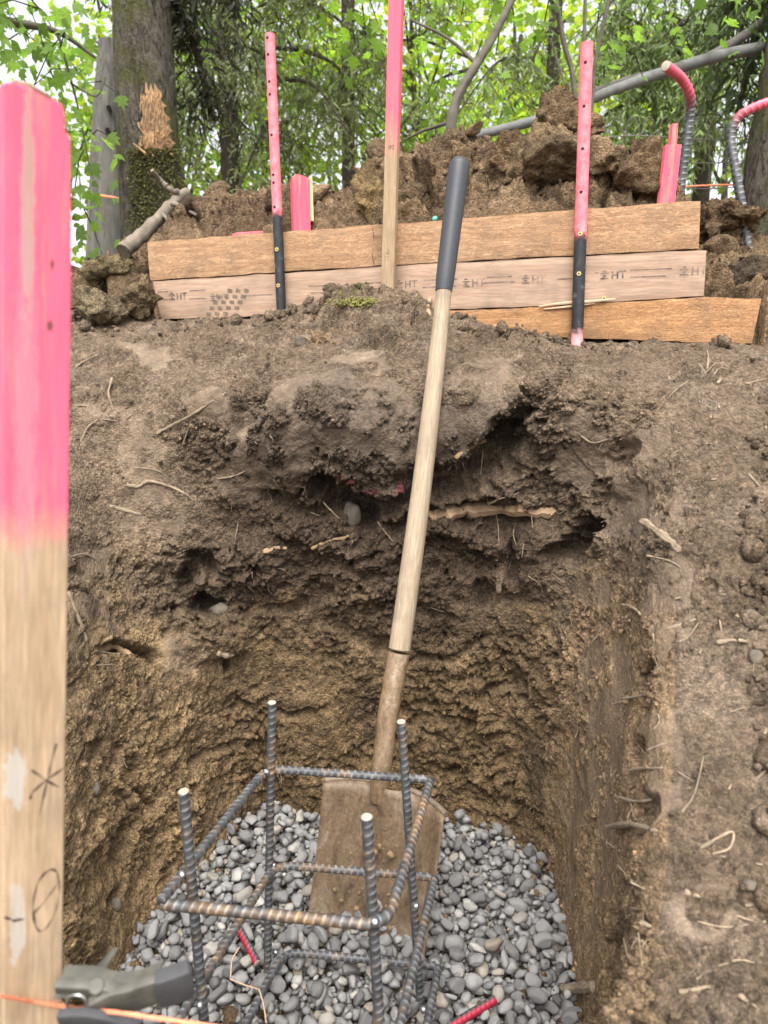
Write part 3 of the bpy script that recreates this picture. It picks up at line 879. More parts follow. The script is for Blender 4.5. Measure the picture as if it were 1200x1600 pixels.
def smooth_path(ctrl, n=16):
    c = [np.array(p, float) for p in ctrl]
    c = [2 * c[0] - c[1]] + c + [2 * c[-1] - c[-2]]
    out = []
    for i in range(1, len(c) - 2):
        for k in range(n):
            t = k / n
            out.append(.5 * ((2 * c[i]) + (-c[i - 1] + c[i + 1]) * t + (2 * c[i - 1] - 5 * c[i] + 4 * c[i + 1] - c[i + 2]) * t * t + (-c[i - 1] + 3 * c[i] - 3 * c[i + 1] + c[i + 2]) * t ** 3))
    out.append(c[-2]); return out

def rebar_mesh(name, path, r, m, pitch=.0098, sides=16, rib=.15):
    p, s = resample(path, .0017)
    t = np.gradient(p, axis=0); t /= np.linalg.norm(t, axis=1)[:, None]
    ref = np.array(Vector(t[0]).orthogonal()); A = []
    for k in range(len(p)):
        ref = ref - t[k] * ref.dot(t[k]); ref /= np.linalg.norm(ref); A.append(ref.copy())
    A = np.array(A); B = np.cross(t, A)
    ph = np.arange(sides) * 2 * math.pi / sides
    side = np.where(ph < math.pi, 1, -1)
    lean = np.where(ph < math.pi, ph, ph - math.pi) / math.pi
    w = np.cos(2 * math.pi * (s[:, None] / pitch + lean[None] * .5 * side[None]))
    cres = np.clip(np.abs(np.sin(ph)) * 1.5, 0, 1)[None]
    rr = r * (1 + rib * np.clip(w, 0, 1) ** 2.5 * cres + .11 * np.exp(-(np.sin(ph) / .22) ** 2)[None])
    v = p[:, None] + (A[:, None] * np.cos(ph)[None, :, None] + B[:, None] * np.sin(ph)[None, :, None]) * rr[:, :, None]
    n_ = len(p); gi_ = np.arange(n_ * sides).reshape(n_, sides)
    q_ = np.stack([gi_[:-1], np.roll(gi_[:-1], -1, 1), np.roll(gi_[1:], -1, 1), gi_[1:]], -1).reshape(-1, 4)
    V = v.reshape(-1, 3); c0, c1 = len(V), len(V) + 1
    V = np.vstack([V, p[0], p[-1]])
    k_ = np.arange(sides)
    caps = np.vstack([np.stack([np.roll(gi_[0], -1), gi_[0], np.full(sides, c0), np.full(sides, c0)], 1)[:, :3], np.stack([gi_[-1], np.roll(gi_[-1], -1), np.full(sides, c1)], 1)])
    tri = np.vstack([q_[:, [0, 1, 2]], q_[:, [0, 2, 3]], caps])
    me = mesh_np(name, V, tri, m)
    ra = me.attributes.new('rib', 'FLOAT', 'POINT')      # rib profile: colour lighter on the tops, darker in the valleys
    ra.data.foreach_set('value', np.concatenate([((np.clip(w, 0, 1) ** 2) * cres).ravel(), [0, 0]]).astype(np.float32))
    return me

def disc(name, c, nrm_, r, m, parent, thick=.0012, n=16):
    b = MB(); nv_ = Vector(nrm_).normalized()
    b.tube([Vector(c) - nv_ * thick * .3, Vector(c) + nv_ * thick * .4, Vector(c) + nv_ * thick], [r, r, r * .86], n)
    return link(name, b.mesh(name, m), parent)

def text_part(txt, size, m, parent, origin, xdir, updir, name='stamp', width=1.0, thick=.0, spacing=1.0):
    cu = bpy.data.curves.new('t', 'FONT'); cu.body = txt; cu.size = size; cu.offset = thick; cu.space_character = spacing
    ob = bpy.data.objects.new('t', cu); COL.objects.link(ob)
    dg = bpy.context.evaluated_depsgraph_get()
    me = bpy.data.meshes.new_from_object(ob.evaluated_get(dg)); bpy.data.objects.remove(ob)
    x = Vector(xdir).normalized(); u = Vector(updir); u = (u - x * u.dot(x)).normalized()
    for v in me.vertices:
        v.co = Vector(origin) + x * (v.co.x * width) + u * v.co.y
    me.materials.clear(); me.materials.append(m)
    return link(name, me, parent)

def m_ink(name, col, cover=.75, scale=60):
    m, nt, b = mat(name); n = N(nt)
    b.inputs['Base Color'].default_value = (*col, 1); b.inputs['Roughness'].default_value = .8
    g = n.noise(n.coord(), scale, 5, .7)
    a = n.ramp(g, [(.35, 0.05 * cover), (.6, cover)])
    n.l(a, b.inputs['Alpha'])
    return m
INK = m_ink('stamp_ink', (.035, .035, .06), .85)
INK2 = m_ink('stamp_ink_faint', (.06, .055, .08), .55)
MARKER = m_ink('marker_ink', (.045, .025, .02), 1.0, 25)

# ---------------------------------------------------------------- form boards
bdir = np.array([*(BR - BL), 0]); bdir /= np.linalg.norm(bdir)
bnrm = np.array([bdir[1], -bdir[0], 0])              # towards the pit
def on_board(px_, py_, out=0.0):
    r = ray(px_, py_); o = np.array([*BL, 0]) + bnrm * out
    return r * (o.dot(bnrm) / r.dot(bnrm))
def to_local(p, org): d_ = np.asarray(p) - org; return np.array([d_.dot(bdir), -d_.dot(bnrm), d_[2]])   # x along, y into the bank, z up
BM = Matrix(((bdir[0], -bnrm[0], 0, 0), (bdir[1], -bnrm[1], 0, 0), (0, 0, 1, 0), (0, 0, 0, 1)))
def board(label, top, bot, m, out=0.0, thick=.032, seed=1, nx=110, nz=9):
    org = on_board(*bot[0], out)
    tp = np.array([to_local(on_board(*p, out), org) for p in top]); bp = np.array([to_local(on_board(*p, out), org) for p in bot])
    t = np.linspace(0, 1, nx)
    def poly(pp_):
        s = (pp_[:, 0] - pp_[0, 0]) / (pp_[-1, 0] - pp_[0, 0])
        return np.stack([np.interp(t, s, pp_[:, k]) for k in range(3)], 1)
    T, Bm = poly(tp), poly(bp)
    w = np.linspace(0, 1, nz)[:, None, None]
    fr = Bm[None] * (1 - w) + T[None] * w
    fr[0, :, 2] += .0012 * vnoise(np.stack([t * 40, t * 0, t * 0 + seed], 1), seed); fr[-1, :, 2] += .0012 * vnoise(np.stack([t * 35, t * 0 + 5, t * 0 + seed], 1), seed)
    fl = fr.reshape(-1, 3)
    fr[:, :, 1] = (.0008 * vnoise(fl * (25, 1, 60) + seed, seed)).reshape(nz, nx)
    e = .0015
    fr[0, :, 1] += e; fr[-1, :, 1] += e; fr[:, 0, 1] += e; fr[:, -1, 1] += e
    bk = fr.copy(); bk[:, :, 1] = thick
    V = np.vstack([fr.reshape(-1, 3), bk.reshape(-1, 3)]); o_ = nx * nz
    g = np.arange(o_).reshape(nz, nx)
    F_ = [np.stack([g[:-1, :-1], g[:-1, 1:], g[1:, 1:], g[1:, :-1]], -1).reshape(-1, 4)]
    F_.append(F_[0][:, ::-1] + o_)
    for row, fl_ in ((g[0], 1), (g[-1], 0), (g[:, 0], 0), (g[:, -1], 1)):
        q_ = np.stack([row[:-1], row[1:], row[1:] + o_, row[:-1] + o_], 1)
        F_.append(q_[:, ::-1] if fl_ else q_)
    me = mesh_np('form_board', V, np.vstack(F_), m, True)
    try: me.set_sharp_from_angle(angle=R(50))
    except Exception: pass
    o = link('form_board', me, label=label, cat='board', group='boards staked across the bank')
    Mx = BM.copy(); Mx.translation = Vector(org); o.matrix_world = Mx
    return o, org
M_B1 = m_wood('fresh_sawn_fir', (.47, .26, .14), (.68, .43, .25), 1, saw=1.5)
M_B2 = m_wood('planed_dusty_fir', (.33, .215, .148), (.45, .315, .23), .8)
M_B3 = m_wood('orange_sawn_fir', (.47, .235, .105), (.64, .36, .175), 1, saw=1.4)
b1, o1 = board('rough sawn board, the topmost of the three staked boards', [(229, 378), (500, 358), (1095, 313)], [(234, 438), (600, 414), (1092, 388)], M_B1, .002, seed=3)
b2, o2 = board('smooth grey pink board with blue stamps between two rough boards', [(238, 440), (600, 416), (1104, 390)], [(252, 499), (600, 488), (840, 478), (1100, 462)], M_B2, .0, seed=5)
b3, o3 = board('short orange board, the lowest, half buried in the bank', [(640, 489), (840, 480), (1100, 464), (1190, 467)], [(640, 510), (705, 514), (840, 526), (1175, 537)], M_B3, .001, seed=8)
def bl(board_o, org, px_, py_, out): return Vector(to_local(on_board(px_, py_, out), org))
# ink stamps and lines along the middle board
for (sx, sy, k, fl) in [(264, 468, 0, 0), (328, 470, 1, 0), (524, 455, 1, 0), (618, 450, 1, 1), (722, 448, 1, 0), (815, 443, 1, 0), (938, 436, 0, 0), (1062, 430, 1, 0)]:
    a_, b_ = bl(b2, o2, sx, sy, .0012), bl(b2, o2, sx + 30, sy - 2, .0012)
    text_part('HT', .021, INK if k == 0 else INK2, b2, a_ + Vector((.021, 0, 0)), b_ - a_, (0, 0, 1), 'stamp', 1.0, .0004, 1.1)
    mb = MB()
    for q in range(4):                          # the bars before the letters
        mb.box(a_ + Vector((.008, 0, .001 + q * .0048)), (.008 if q % 2 == 0 else .0035, .0001, .0011))
    link('stamp', mb.mesh('stamp', INK if k == 0 else INK2, False), b2)
mb = MB()
for (x0_, x1_, y0_) in [(246, 262, 456), (246, 262, 468), (296, 322, 454), (296, 322, 467), (378, 425, 462), (480, 520, 458), (482, 520, 447), (560, 596, 443), (560, 600, 452), (660, 715, 438), (660, 712, 449),
                  (755, 805, 442), (760, 800, 433), (870, 896, 436), (930, 935, 426), (985, 1050, 422), (985, 1040, 433)]:
    a_, b_ = bl(b2, o2, x0_, y0_, .0011), bl(b2, o2, x1_, y0_ - (x1_ - x0_) * .04, .0011)
    c_ = (a_ + b_) / 2; ang = math.atan2((b_ - a_).z, (b_ - a_).x)
    mb = MB(); mb.box(c_, ((b_ - a_).length / 2, .0001, .0008), Matrix.Rotation(-ang, 3, 'Y'))
    link('stamp_line', mb.mesh('stamp_line', INK2, False), b2)
mb = MB()                                       # muddy boot tread print
for i in range(4):
    for j in range(5):
        if (i, j) in ((0, 4), (3, 0)): continue
        a_ = bl(b2, o2, 326 + i * 13 + j * 5, 490 - j * 9, .0013)
        mb.box(a_, (.0062, .0001, .0042), Matrix.Rotation(R(12), 3, 'Y'))
link('boot_print', mb.mesh('boot_print', m_ink('dry_mud', (.16, .13, .10), .6, 90), False), b2)
# splinter torn from the lower edge of the middle board
mb = MB()
for (pts_, w_) in [([(842, 479), (880, 474), (925, 471), (962, 467)], .0035), ([(850, 483), (890, 479), (930, 474)], .0024)]:
    L_ = [bl(b2, o2, *p, .004) for p in pts_]
    mb.tube(smooth_path(L_, 5), [w_ * math.sin(math.pi * (.12 + .8 * k / (5 * (len(L_) - 1)))) for k in range(5 * (len(L_) - 1) + 1)], 6)
link('splinter', mb.mesh('splinter', m_wood('split_wood', (.55, .38, .25), (.75, .56, .38))), b2)
M_CRACK = m_simple('crack_dark', (.10, .05, .03), .9)
for (p, q_) in [((582, 356), (584, 372)), ((581, 396), (585, 414)), ((690, 462), (691, 452))]:
    mb = MB(); mb.tube([bl(b1, o1, *p, .0025), bl(b1, o1, *q_, .0025)], .0008, 5)
    link('check_crack', mb.mesh('check_crack', M_CRACK), b1)

def frame_from(base_, top_, face=None):
    """matrix: z from base to top, -y towards the camera side"""
    zv = (Vector(top_) - Vector(base_)).normalized()
    fv = Vector(face) if face is not None else Vector((0, -1, 0))
    yv = -(fv - zv * fv.dot(zv)).normalized(); xv = yv.cross(zv).normalized()
    M_ = Matrix((xv, yv, zv)).transposed().to_4x4(); M_.translation = Vector(base_)
    return M_, (Vector(top_) - Vector(base_)).length

M_SCREW = m_simple('zinc_screw', (.62, .50, .22), .4, .2, 300, .7)
M_DARK = m_simple('dark_hole', (.012, .012, .013), .9, .1)
def m_stake(name, black_to, pink_low=None):
    m, nt, b = mat(name); n = N(nt); raw = n.coord(); zc = n.sep(raw)[2]
    g = n.noise(raw, 70, 5, .65); g3 = n.noise(n.coord(scale=(1, 1, .25)), 90, 4, .7)
    steel = n.ramp(g, [(.3, (.008, .009, .011)), (.58, (.022, .024, .028)), (.72, (.13, .125, .11))])
    pk = n.ramp(g, [(.25, (.62, .10, .12)), (.5, (.90, .20, .24)), (.8, (.97, .32, .33))])
    chips = n.ramp(g3, [(.30, 1), (.36, 0)])
    pk = n.mix(n.math('MULTIPLY', chips, .85), pk, (.10, .05, .05))
    e = n.math('ADD', zc, n.math('MULTIPLY', n.math('SUBTRACT', g, .5), .05))
    t = n.math('DIVIDE', n.math('SUBTRACT', e, black_to - .01), .02, True)
    c = n.mix(t, steel, pk)
    if pink_low:
        t2 = n.math('DIVIDE', n.math('SUBTRACT', pink_low + .01, e), .02, True)
        c = n.mix(t2, c, n.mix(g, (.75, .12, .18), (.80, .62, .58)))
    n.l(c, b.inputs['Base Color']); b.inputs['Roughness'].default_value = .5; n.l(n.bump(g, .3, .0006), b.inputs['Normal'])
    return m

def metal_stake(label, top, bot, r, black_y, holes, screws, pink_y=None):
    gap = r + .004
    B_, T_ = on_board(*bot, gap), on_board(*top, gap)
    dirn = (T_ - B_) / np.linalg.norm(T_ - B_)
    lowp = B_ - dirn * .12
    M_, L_ = frame_from(lowp, T_, bnrm)
    e = empty('form_stake', label, 'stake', group='round steel stakes holding the boards'); e.matrix_world = M_
    inv = M_.inverted()
    zl = lambda y_: (inv @ Vector(on_board(np.interp(y_, [top[1], bot[1]], [top[0], bot[0]]), y_, gap))).z
    m = m_stake('stake_paint', zl(black_y), zl(pink_y) if pink_y else None)
    mb = MB(); mb.tube([(0, 0, t) for t in (0, L_ * .5, L_ - .004, L_ - .001, L_)], [r, r, r * .99, r * 1.03, r * .8], 20)
    mb_me = mb.mesh('shaft', m)
    link('shaft', mb_me, e)
    for (hy_) in holes:
        link('hole', None, None) if False else disc('hole', (-.001, -r * .985, zl(hy_)), (0, -1, 0), .0031, M_DARK, e, .0006, 12)
    for sy in screws:
        s_ = disc('screw', (0, -r, zl(sy)), (0, -1, 0), .0048, M_SCREW, e, .002, 14)
        disc('screw_slot', (0, -r - .0018, zl(sy)), (0, -1, 0), .0019, M_DARK, s_, .0006, 8)
    return e
metal_stake('pink topped black steel stake at left half of boards', (421.5, 53), (440, 492), .0112, 333, [62, 88, 130, 150, 213, 275, 287, 325], [391, 447])
metal_stake('pink topped black steel stake at right, with holes every few inches', (917, 67), (901, 547), .0125, 368, [101, 169, 235, 302], [367, 429], 522)
sc_ = disc('screw', on_board(944, 466, .0), bnrm, .0045, M_SCREW, None, .003, 14)
sc_['label'] = 'lone brass coloured screw in the split edge of the middle board'; sc_['category'] = 'screw'
disc('screw_slot', on_board(944, 466, .003), bnrm, .0018, M_DARK, sc_, .0006, 8)

def prism(name, outline, y0_, y1_, m, parent=None, bevel=.0012, **kw):
    """outline [(x,z)] extruded from y0 to y1"""
    n_ = len(outline); mb = MB()
    vs = [(x, y0_, z_) for x, z_ in outline] + [(x, y1_, z_) for x, z_ in outline]
    fs = [tuple(range(n_)), tuple(reversed(range(n_, 2 * n_)))] + [((i + 1) % n_, i, i + n_, (i + 1) % n_ + n_) for i in range(n_)]
    mb.add(vs, fs)
    me = mb.mesh(name, m, False, bevel)
    bm = bmesh.new(); bm.from_mesh(me); bmesh.ops.recalc_face_normals(bm, faces=bm.faces); bm.to_mesh(me); bm.free()
    return link(name, me, parent, **kw)

# wooden stake in the middle
B_, T_ = on_board(606, 478, .03), on_board(621, -60, .03)
M_, L_ = frame_from(B_ - (T_ - B_) * .15, T_, bnrm)
inv = M_.inverted()
zs = lambda x_, y_: (inv @ Vector(on_board(x_, y_, .03))).z
ws = e = empty('wooden_stake', 'slim wooden stake with pink top in front of the boards', 'stake'); e.matrix_world = M_
m = m_wood('stake_wood', (.30, .21, .125), (.42, .31, .195), 1.2, (zs(613, 205), .05, PINK, True, .9), axis='Z')
prism('shaft', [(-.0145, .015), (-.004, 0), (.006, 0), (.0145, .02), (.0138, L_ * .5), (.0145, L_), (-.0145, L_), (-.0138, L_ * .55)], -.010, .010, m, e, .0015)
for (t_, x_, y_, sz_) in [('2', 601, 398, .019), ('80', 606, 236, .013)]:
    text_part(t_, sz_, INK, e, (-.006, -.0105, zs(605, y_)), (1, 0, 0), (0, 0, 1), 'stamp')
text_part('2004\n42x5', .006, INK2, e, (-.009, -.0105, zs(605, 404)), (1, 0, 0), (0, 0, 1), 'stamp')

# ---------------------------------------------------------------- foreground stake with clamp and string
fa, fb, fc_ = P(4, 130, d=.398), P(112, 130, d=.420), P(50, 1600, d=.50)
fn = Vector(np.cross(fb - fa, fc_ - fa)).normalized()
if fn.y > 0: fn = -fn
def on_front(px_, py_, out=0.0):
    r = Vector(ray(px_, py_)); o = Vector(fa) + fn * out
    return r * (o.dot(fn) / r.dot(fn))
fbase, ftop = on_front(50, 1600), on_front(57, 130)
fd = (ftop - fbase).normalized(); flow = fbase - fd * .55
M_, L_ = frame_from(flow, ftop, fn); inv = M_.inverted()
fl = lambda x_, y_, out=0.0: inv @ on_front(x_, y_, out)
e = empty('wooden_stake', 'thick wooden stake with pink upper half and marker scrawl, clamp on it', 'stake'); e.matrix_world = M_
outl = [fl(x_, y_) for x_, y_ in [(3, 129), (18, 127), (38, 133), (58, 141), (80, 152), (99, 163), (103, 180), (103, 206), (111, 213), (112, 300), (112, 450), (109, 650), (106, 950), (101, 1300), (97, 1600)]]
bl_, br_ = fl(4, 1600), fl(97, 1600)
outl = [(p.x, p.z) for p in outl] + [(br_.x, .02), ((bl_.x + br_.x) / 2, 0), (bl_.x, .02)] + [(fl(4, y_).x, fl(4, y_).z) for y_ in (1600, 1000, 500)]
zp = fl(60, 815).z; sm1, sm2 = fl(26, 1215), fl(26, 1440); gs1 = fl(43, 330); gs2 = fl(40, 640)
def stake_extra(n, c, raw):
    def ell(ctr_, sx, sz, soft=.5):
        mp = n.new('ShaderNodeMapping'); mp.vector_type = 'TEXTURE'
        mp.inputs['Location'].default_value = (ctr_[0], 0, ctr_[2]); mp.inputs['Scale'].default_value = (sx, 10, sz)
        n.l(raw, mp.inputs['Vector'])
        L = n.new('ShaderNodeVectorMath', operation='LENGTH'); n.l(mp.outputs[0], L.inputs[0])
        w = n.math('ADD', L.outputs['Value'], n.math('MULTIPLY', n.math('SUBTRACT', n.noise(n.coord(scale=(1, 1, .35)), 150, 6, .75), .5), 3.0))
        return n.math('DIVIDE', n.math('SUBTRACT', 1.0 + soft * .5, w), soft, True)
    c = n.mix(n.math('MULTIPLY', ell(gs1, .0036, .060), .8), c, (.34, .27, .22))      # bare grey wood showing through the paint
    c = n.mix(n.math('MULTIPLY', ell(gs2, .0060, .095, .8), .35), c, (.50, .30, .33))
    c = n.mix(n.math('MULTIPLY', ell(sm1, .0065, .018, .25), .6), c, (.50, .50, .48))       # smears of white filler
    c = n.mix(n.math('MULTIPLY', ell(sm2, .0045, .030, .25), .5), c, (.50, .50, .48))
    for kx, ky in ((82, 412), (78, 510)):
        kn = fl(kx, ky)
        c = n.mix(ell(kn, .0016, .0035, .6), c, (.16, .06, .07))
    return c
m = m_wood('front_stake_wood', (.37, .255, .155), (.50, .37, .245), 1.1, (zp, .018, (.80, .085, .17), True, .97), stake_extra, axis='Z')
prism('shaft', outl, 0.0, .024, m, e, .0014)
# broken earthy top
bv, bf = ico(4)
v = bv * (.0135, .012, .0034); v = v + bv * (.0022 * fbm(bv, 3, 4, seed=88))[:, None]
ct = fl(66, 146); dtop = Matrix.Rotation(R(17), 3, 'Y')
v = v @ np.array(dtop).T + np.array((ct.x, .012, ct.z + .0005))
me = mesh_np('crushed_top', v, bf, m_simple('bruised_wood', (.23, .15, .10), .9, .6, 220, bump=.002)); link('crushed_top', me, e)
def ribbon(name, pts_, w_, m, parent, plane=fl, out=.0004, n=8):
    pts_ = smooth_path([plane(x_, y_, out) for x_, y_ in pts_], n)
    mb = MB(); vs, fs = [], []
    for k, p in enumerate(pts_):
        a_, b_ = pts_[max(k - 1, 0)], pts_[min(k + 1, len(pts_) - 1)]
        t_ = Vector((b_[0] - a_[0], 0, b_[2] - a_[2])).normalized(); s_ = Vector((-t_.z, 0, t_.x)) * w_ * (.75 + .35 * math.sin(k * .7))
        vs += [Vector(p) - s_, Vector(p) + s_]
        if k: fs.append((2 * k - 2, 2 * k - 1, 2 * k + 1, 2 * k))
    mb.add(vs, fs)
    return link(name, mb.mesh(name, m, False), parent)
for st in ([(88, 1162), (80, 1192), (74, 1218), (62, 1273)], [(47, 1249), (51, 1238), (75, 1217), (100, 1200)], [(49, 1203), (72, 1219), (92, 1230)],
           [(92, 1380), (88, 1362), (76, 1360), (60, 1378), (52, 1410), (54, 1440), (62, 1455), (74, 1448), (88, 1420), (93, 1388), (90, 1366)], [(52, 1428), (70, 1408), (93, 1376)], [(7, 1433), (22, 1438), (38, 1436)], [(20, 1440), (30, 1435)]):
    ribbon('marker_line', st, .0008, MARKER, e)

M_CLAMP = m_simple('clamp_steel', (.095, .090, .075), .6, .4, 90, .2, .0004)
M_RUB = m_simple('grey_rubber', (.05, .05, .053), .7, .25, 70, 0, .0006)
ce = empty('spring_clamp', 'metal spring clamp with grey rubber grip on the front stake', 'clamp', loc=on_front(97, 1560))
def cp(px_, py_, d_): return Vector(P(px_, py_, d=d_)) - ce.location
def plate(name, pts_, wdir, thick_, m, parent, widths):
    """a bent strip: centre line, half width direction, thickness"""
    pts_ = [Vector(p) for p in pts_]; mb = MB(); vs, fs = [], []
    wv = Vector(wdir).normalized()
    for k, p in enumerate(pts_):
        t_ = (pts_[min(k + 1, len(pts_) - 1)] - pts_[max(k - 1, 0)]).normalized(); nn_ = t_.cross(wv).normalized() * thick_ / 2
        for a_, b_ in ((-1, -1), (1, -1), (1, 1), (-1, 1)): vs.append(p + wv * widths[k] * a_ + nn_ * b_)
        if k:
            o_ = 4 * (k - 1)
            fs += [(o_ + i, o_ + (i + 1) % 4, o_ + 4 + (i + 1) % 4, o_ + 4 + i) for i in range(4)]
    fs += [(0, 3, 2, 1), tuple(len(vs) - 4 + i for i in range(4))]
    mb.add(vs, fs)
    me = mb.mesh(name, m, True, .0006)
    bm = bmesh.new(); bm.from_mesh(me); bmesh.ops.recalc_face_normals(bm, faces=bm.faces); bm.to_mesh(me); bm.free()
    return link(name, me, parent)
upv = (0.1, .35, .93)
plate('jaw_arm', smooth_path([cp(88, 1540, .478), cp(125, 1541, .482), cp(160, 1546, .484), cp(190, 1552, .486)], 4), (0, -.35, .93), .007, M_CLAMP, ce, [.0042] * 5 + [.005] * 4 + [.007] * 4)
plate('flange', smooth_path([cp(92, 1534, .495), cp(130, 1534, .50), cp(165, 1537, .503), cp(205, 1538, .505), cp(250, 1522, .505)], 4), (0, 1, .3), .0016, M_CLAMP, ce, [.011] * 8 + [.009] * 9)
plate('handle', smooth_path([cp(140, 1574, .480), cp(175, 1564, .484), cp(215, 1555, .487), cp(252, 1543, .49)], 4), (0, -.25, .97), .0065, M_CLAMP, ce, [.0055, .007, .0085, .0095] + [.0105] * 4 + [.0118] * 5)
plate('grip_sleeve', smooth_path([cp(246, 1546, .488), cp(268, 1540, .49), cp(290, 1532, .492), cp(301, 1526, .493)], 4), (0, -.25, .97), .0105, M_RUB, ce, [.0135] * 4 + [.0140] * 5 + [.0138, .0135, .0125, .010])
plate('handle', smooth_path([cp(122, 1545, .505), cp(146, 1528, .512), cp(164, 1503, .52), cp(177, 1485, .525)], 4), (.75, .1, .6), .003, M_CLAMP, ce, [.0085] * 6 + [.0075] * 4 + [.006, .0055, .004])
plate('lower_jaw', smooth_path([cp(92, 1590, .47), cp(130, 1588, .472), cp(170, 1594, .475), cp(220, 1606, .48)], 4), (0, -.25, .97), .006, M_RUB, ce, [.005] * 13)
mb = MB(); mb.tube([cp(150, 1541, .478), cp(150, 1541, .50)], .0045, 14); link('pivot_pin', mb.mesh('pivot_pin', M_CLAMP, bevel=0), ce)
mb = MB()
for k in range(5): 
    c_ = cp(120, 1568, .482 + k * .004)
    mb.tube([c_ + Vector((math.cos(a_ / 8 * math.pi) * .007, 0, math.sin(a_ / 8 * math.pi) * .007)) for a_ in range(17)], .0011, 6)
link('spring', mb.mesh('spring', m_simple('spring_wire', (.3, .29, .27), .4, .2, 100, .8)), ce)

M_STR = m_simple('orange_string', (.88, .30, .16), .85, .3, 400, 0, .0008, stretch=(1, 3, 1))
def string(name, label, pts_, r, m=M_STR, n=6, parent=None, twist=True, **kw):
    mb = MB(); p, t_ = resample(pts_, .004)
    if twist:
        for k in range(2):
            ph = t_ / .010 * 2 * math.pi + k * math.pi
            mb.tube([Vector(q_) + Vector((math.cos(a_) * .25, math.sin(a_) * .35, math.sin(a_))) * r * .45 for q_, a_ in zip(p, ph)], r * .72, n)
    else: mb.tube(p, r, n)
    return link(name, mb.mesh(name, m), parent, label, 'string', **kw)
string('mason_string', 'orange mason string stretched across the front stake', [(-.80, .44, -.56), P(0, 1556, d=.462), on_front(50, 1565, .0016), on_front(97, 1572, .0016), P(200, 1584, d=.46), P(330, 1603, d=.455), (.40, .44, -.565)], .00135)
kn_ = string('string_knot', 'orange string knot hanging at the edge of the front stake', [on_front(97, 1570, .004), on_front(101, 1577, .005), on_front(95, 1588, .004), on_front(90, 1592, .002), on_front(98, 1580, .005), on_front(103, 1574, .003)], .0012)

# ---------------------------------------------------------------- rebar cage
HZ = (-.575, -.735, -.889)
cage = empty('rebar_cage', 'open square rebar cage with four upright bars standing on the gravel', 'rebar cage', loc=P(470, 1500, z=-.93))
co_ = cage.location
def hoop_corner(k, z_):
    top = [P(258, 1409, z=HZ[0]), P(416, 1203, z=HZ[0]), P(668, 1218, z=HZ[0]), P(604, 1447, z=HZ[0])][k].copy()
    sh = {HZ[0]: 0, HZ[1]: 1, HZ[2]: 2}[z_]
    top[2] = z_; top[0] += sh * .008; top[1] += sh * .002
    return Vector(top)
def corner_bend(a, b, c, r=.03, n=8):
    """a to c by b, rounded"""
    u, w = (a - b).normalized(), (c - b).normalized()
    p0, p1 = b + u * r, b + w * r
    return [a] + [p0 * (1 - t) ** 2 + b * 2 * t * (1 - t) + p1 * t * t for t in np.linspace(0, 1, n)] + [c]
RB = .0056
for i, hz_ in enumerate(HZ):
    FL_, BLc, BRc, FR_ = [hoop_corner(k, hz_) for k in range(4)]
    lift = Vector((0, 0, .004))
    pth = corner_bend(FL_ + Vector((-.003, -.004, .004)), BLc + lift * .5, BRc + Vector((0.0, 0, 0)))
    link('hoop_bar', rebar_mesh('hoop_bar', [p - co_ for p in pth], RB, M_REBAR if i != 1 else M_REBAR2), cage)
    pth = corner_bend(FL_ + Vector((-.004, 0, -.003)), FR_, BRc + Vector((.004, -.002, .0)))
    link('hoop_bar', rebar_mesh('hoop_bar', [p - co_ for p in pth], RB, M_REBAR2 if i == 0 else M_REBAR), cage)
def upright(top, hoop_pt, zlow):
    """straight bar through a picture point at the height of the top hoop and another at its tip"""
    H = Vector(hoop_pt); T_ = None
    r = Vector(ray(*top)); 
    # tip: on its viewing ray at the bar's own distance
    T_ = r * (H.y / r.y)
    d_ = (H - T_); s_ = (zlow - T_.z) / d_.z
    return T_, T_ + d_ * s_
def inner(k, dx, dy): c_ = hoop_corner(k, HZ[0]); return c_ + Vector((dx, dy, 0))
ups = []
for top, hp_ in [((287, 1237), P(301, 1395, Y=hoop_corner(0, HZ[0]).y + .035)), ((425, 1098), P(423, 1215, Y=hoop_corner(1, HZ[0]).y - .010)),
                ((627, 1128), P(636, 1260, Y=hoop_corner(2, HZ[0]).y - .030)), ((573, 1277), P(583, 1440, Y=hoop_corner(3, HZ[0]).y + .013))]:
    T_, B_ = upright(top, hp_, -.955)
    ups.append((T_, B_))
    o = link('vertical_bar', rebar_mesh('vertical_bar', [B_ - co_, T_ - co_], .0058, M_REBAR), cage)
    dd = (T_ - B_).normalized()
    disc('cut_end', T_ - co_, dd, .0061, M_CUT, o, .0016)
for px_, py_, z_ in [(285, 1366, HZ[0]), (586, 1441, HZ[0]), (416, 1206, HZ[0]), (636, 1222, HZ[0]), (650, 1416, HZ[1]), (313, 1570, HZ[1]), (662, 1577, HZ[2]), (430, 1488, HZ[2]), (428, 1352, HZ[1])]:
    c_ = P(px_, py_, z=z_ + .008) - np.array(co_)
    v, f = lumps([c_], [.0052], 2, .12, (.7, 1.1)); link('weld', mesh_np('weld', v, f, M_WELD), cage)

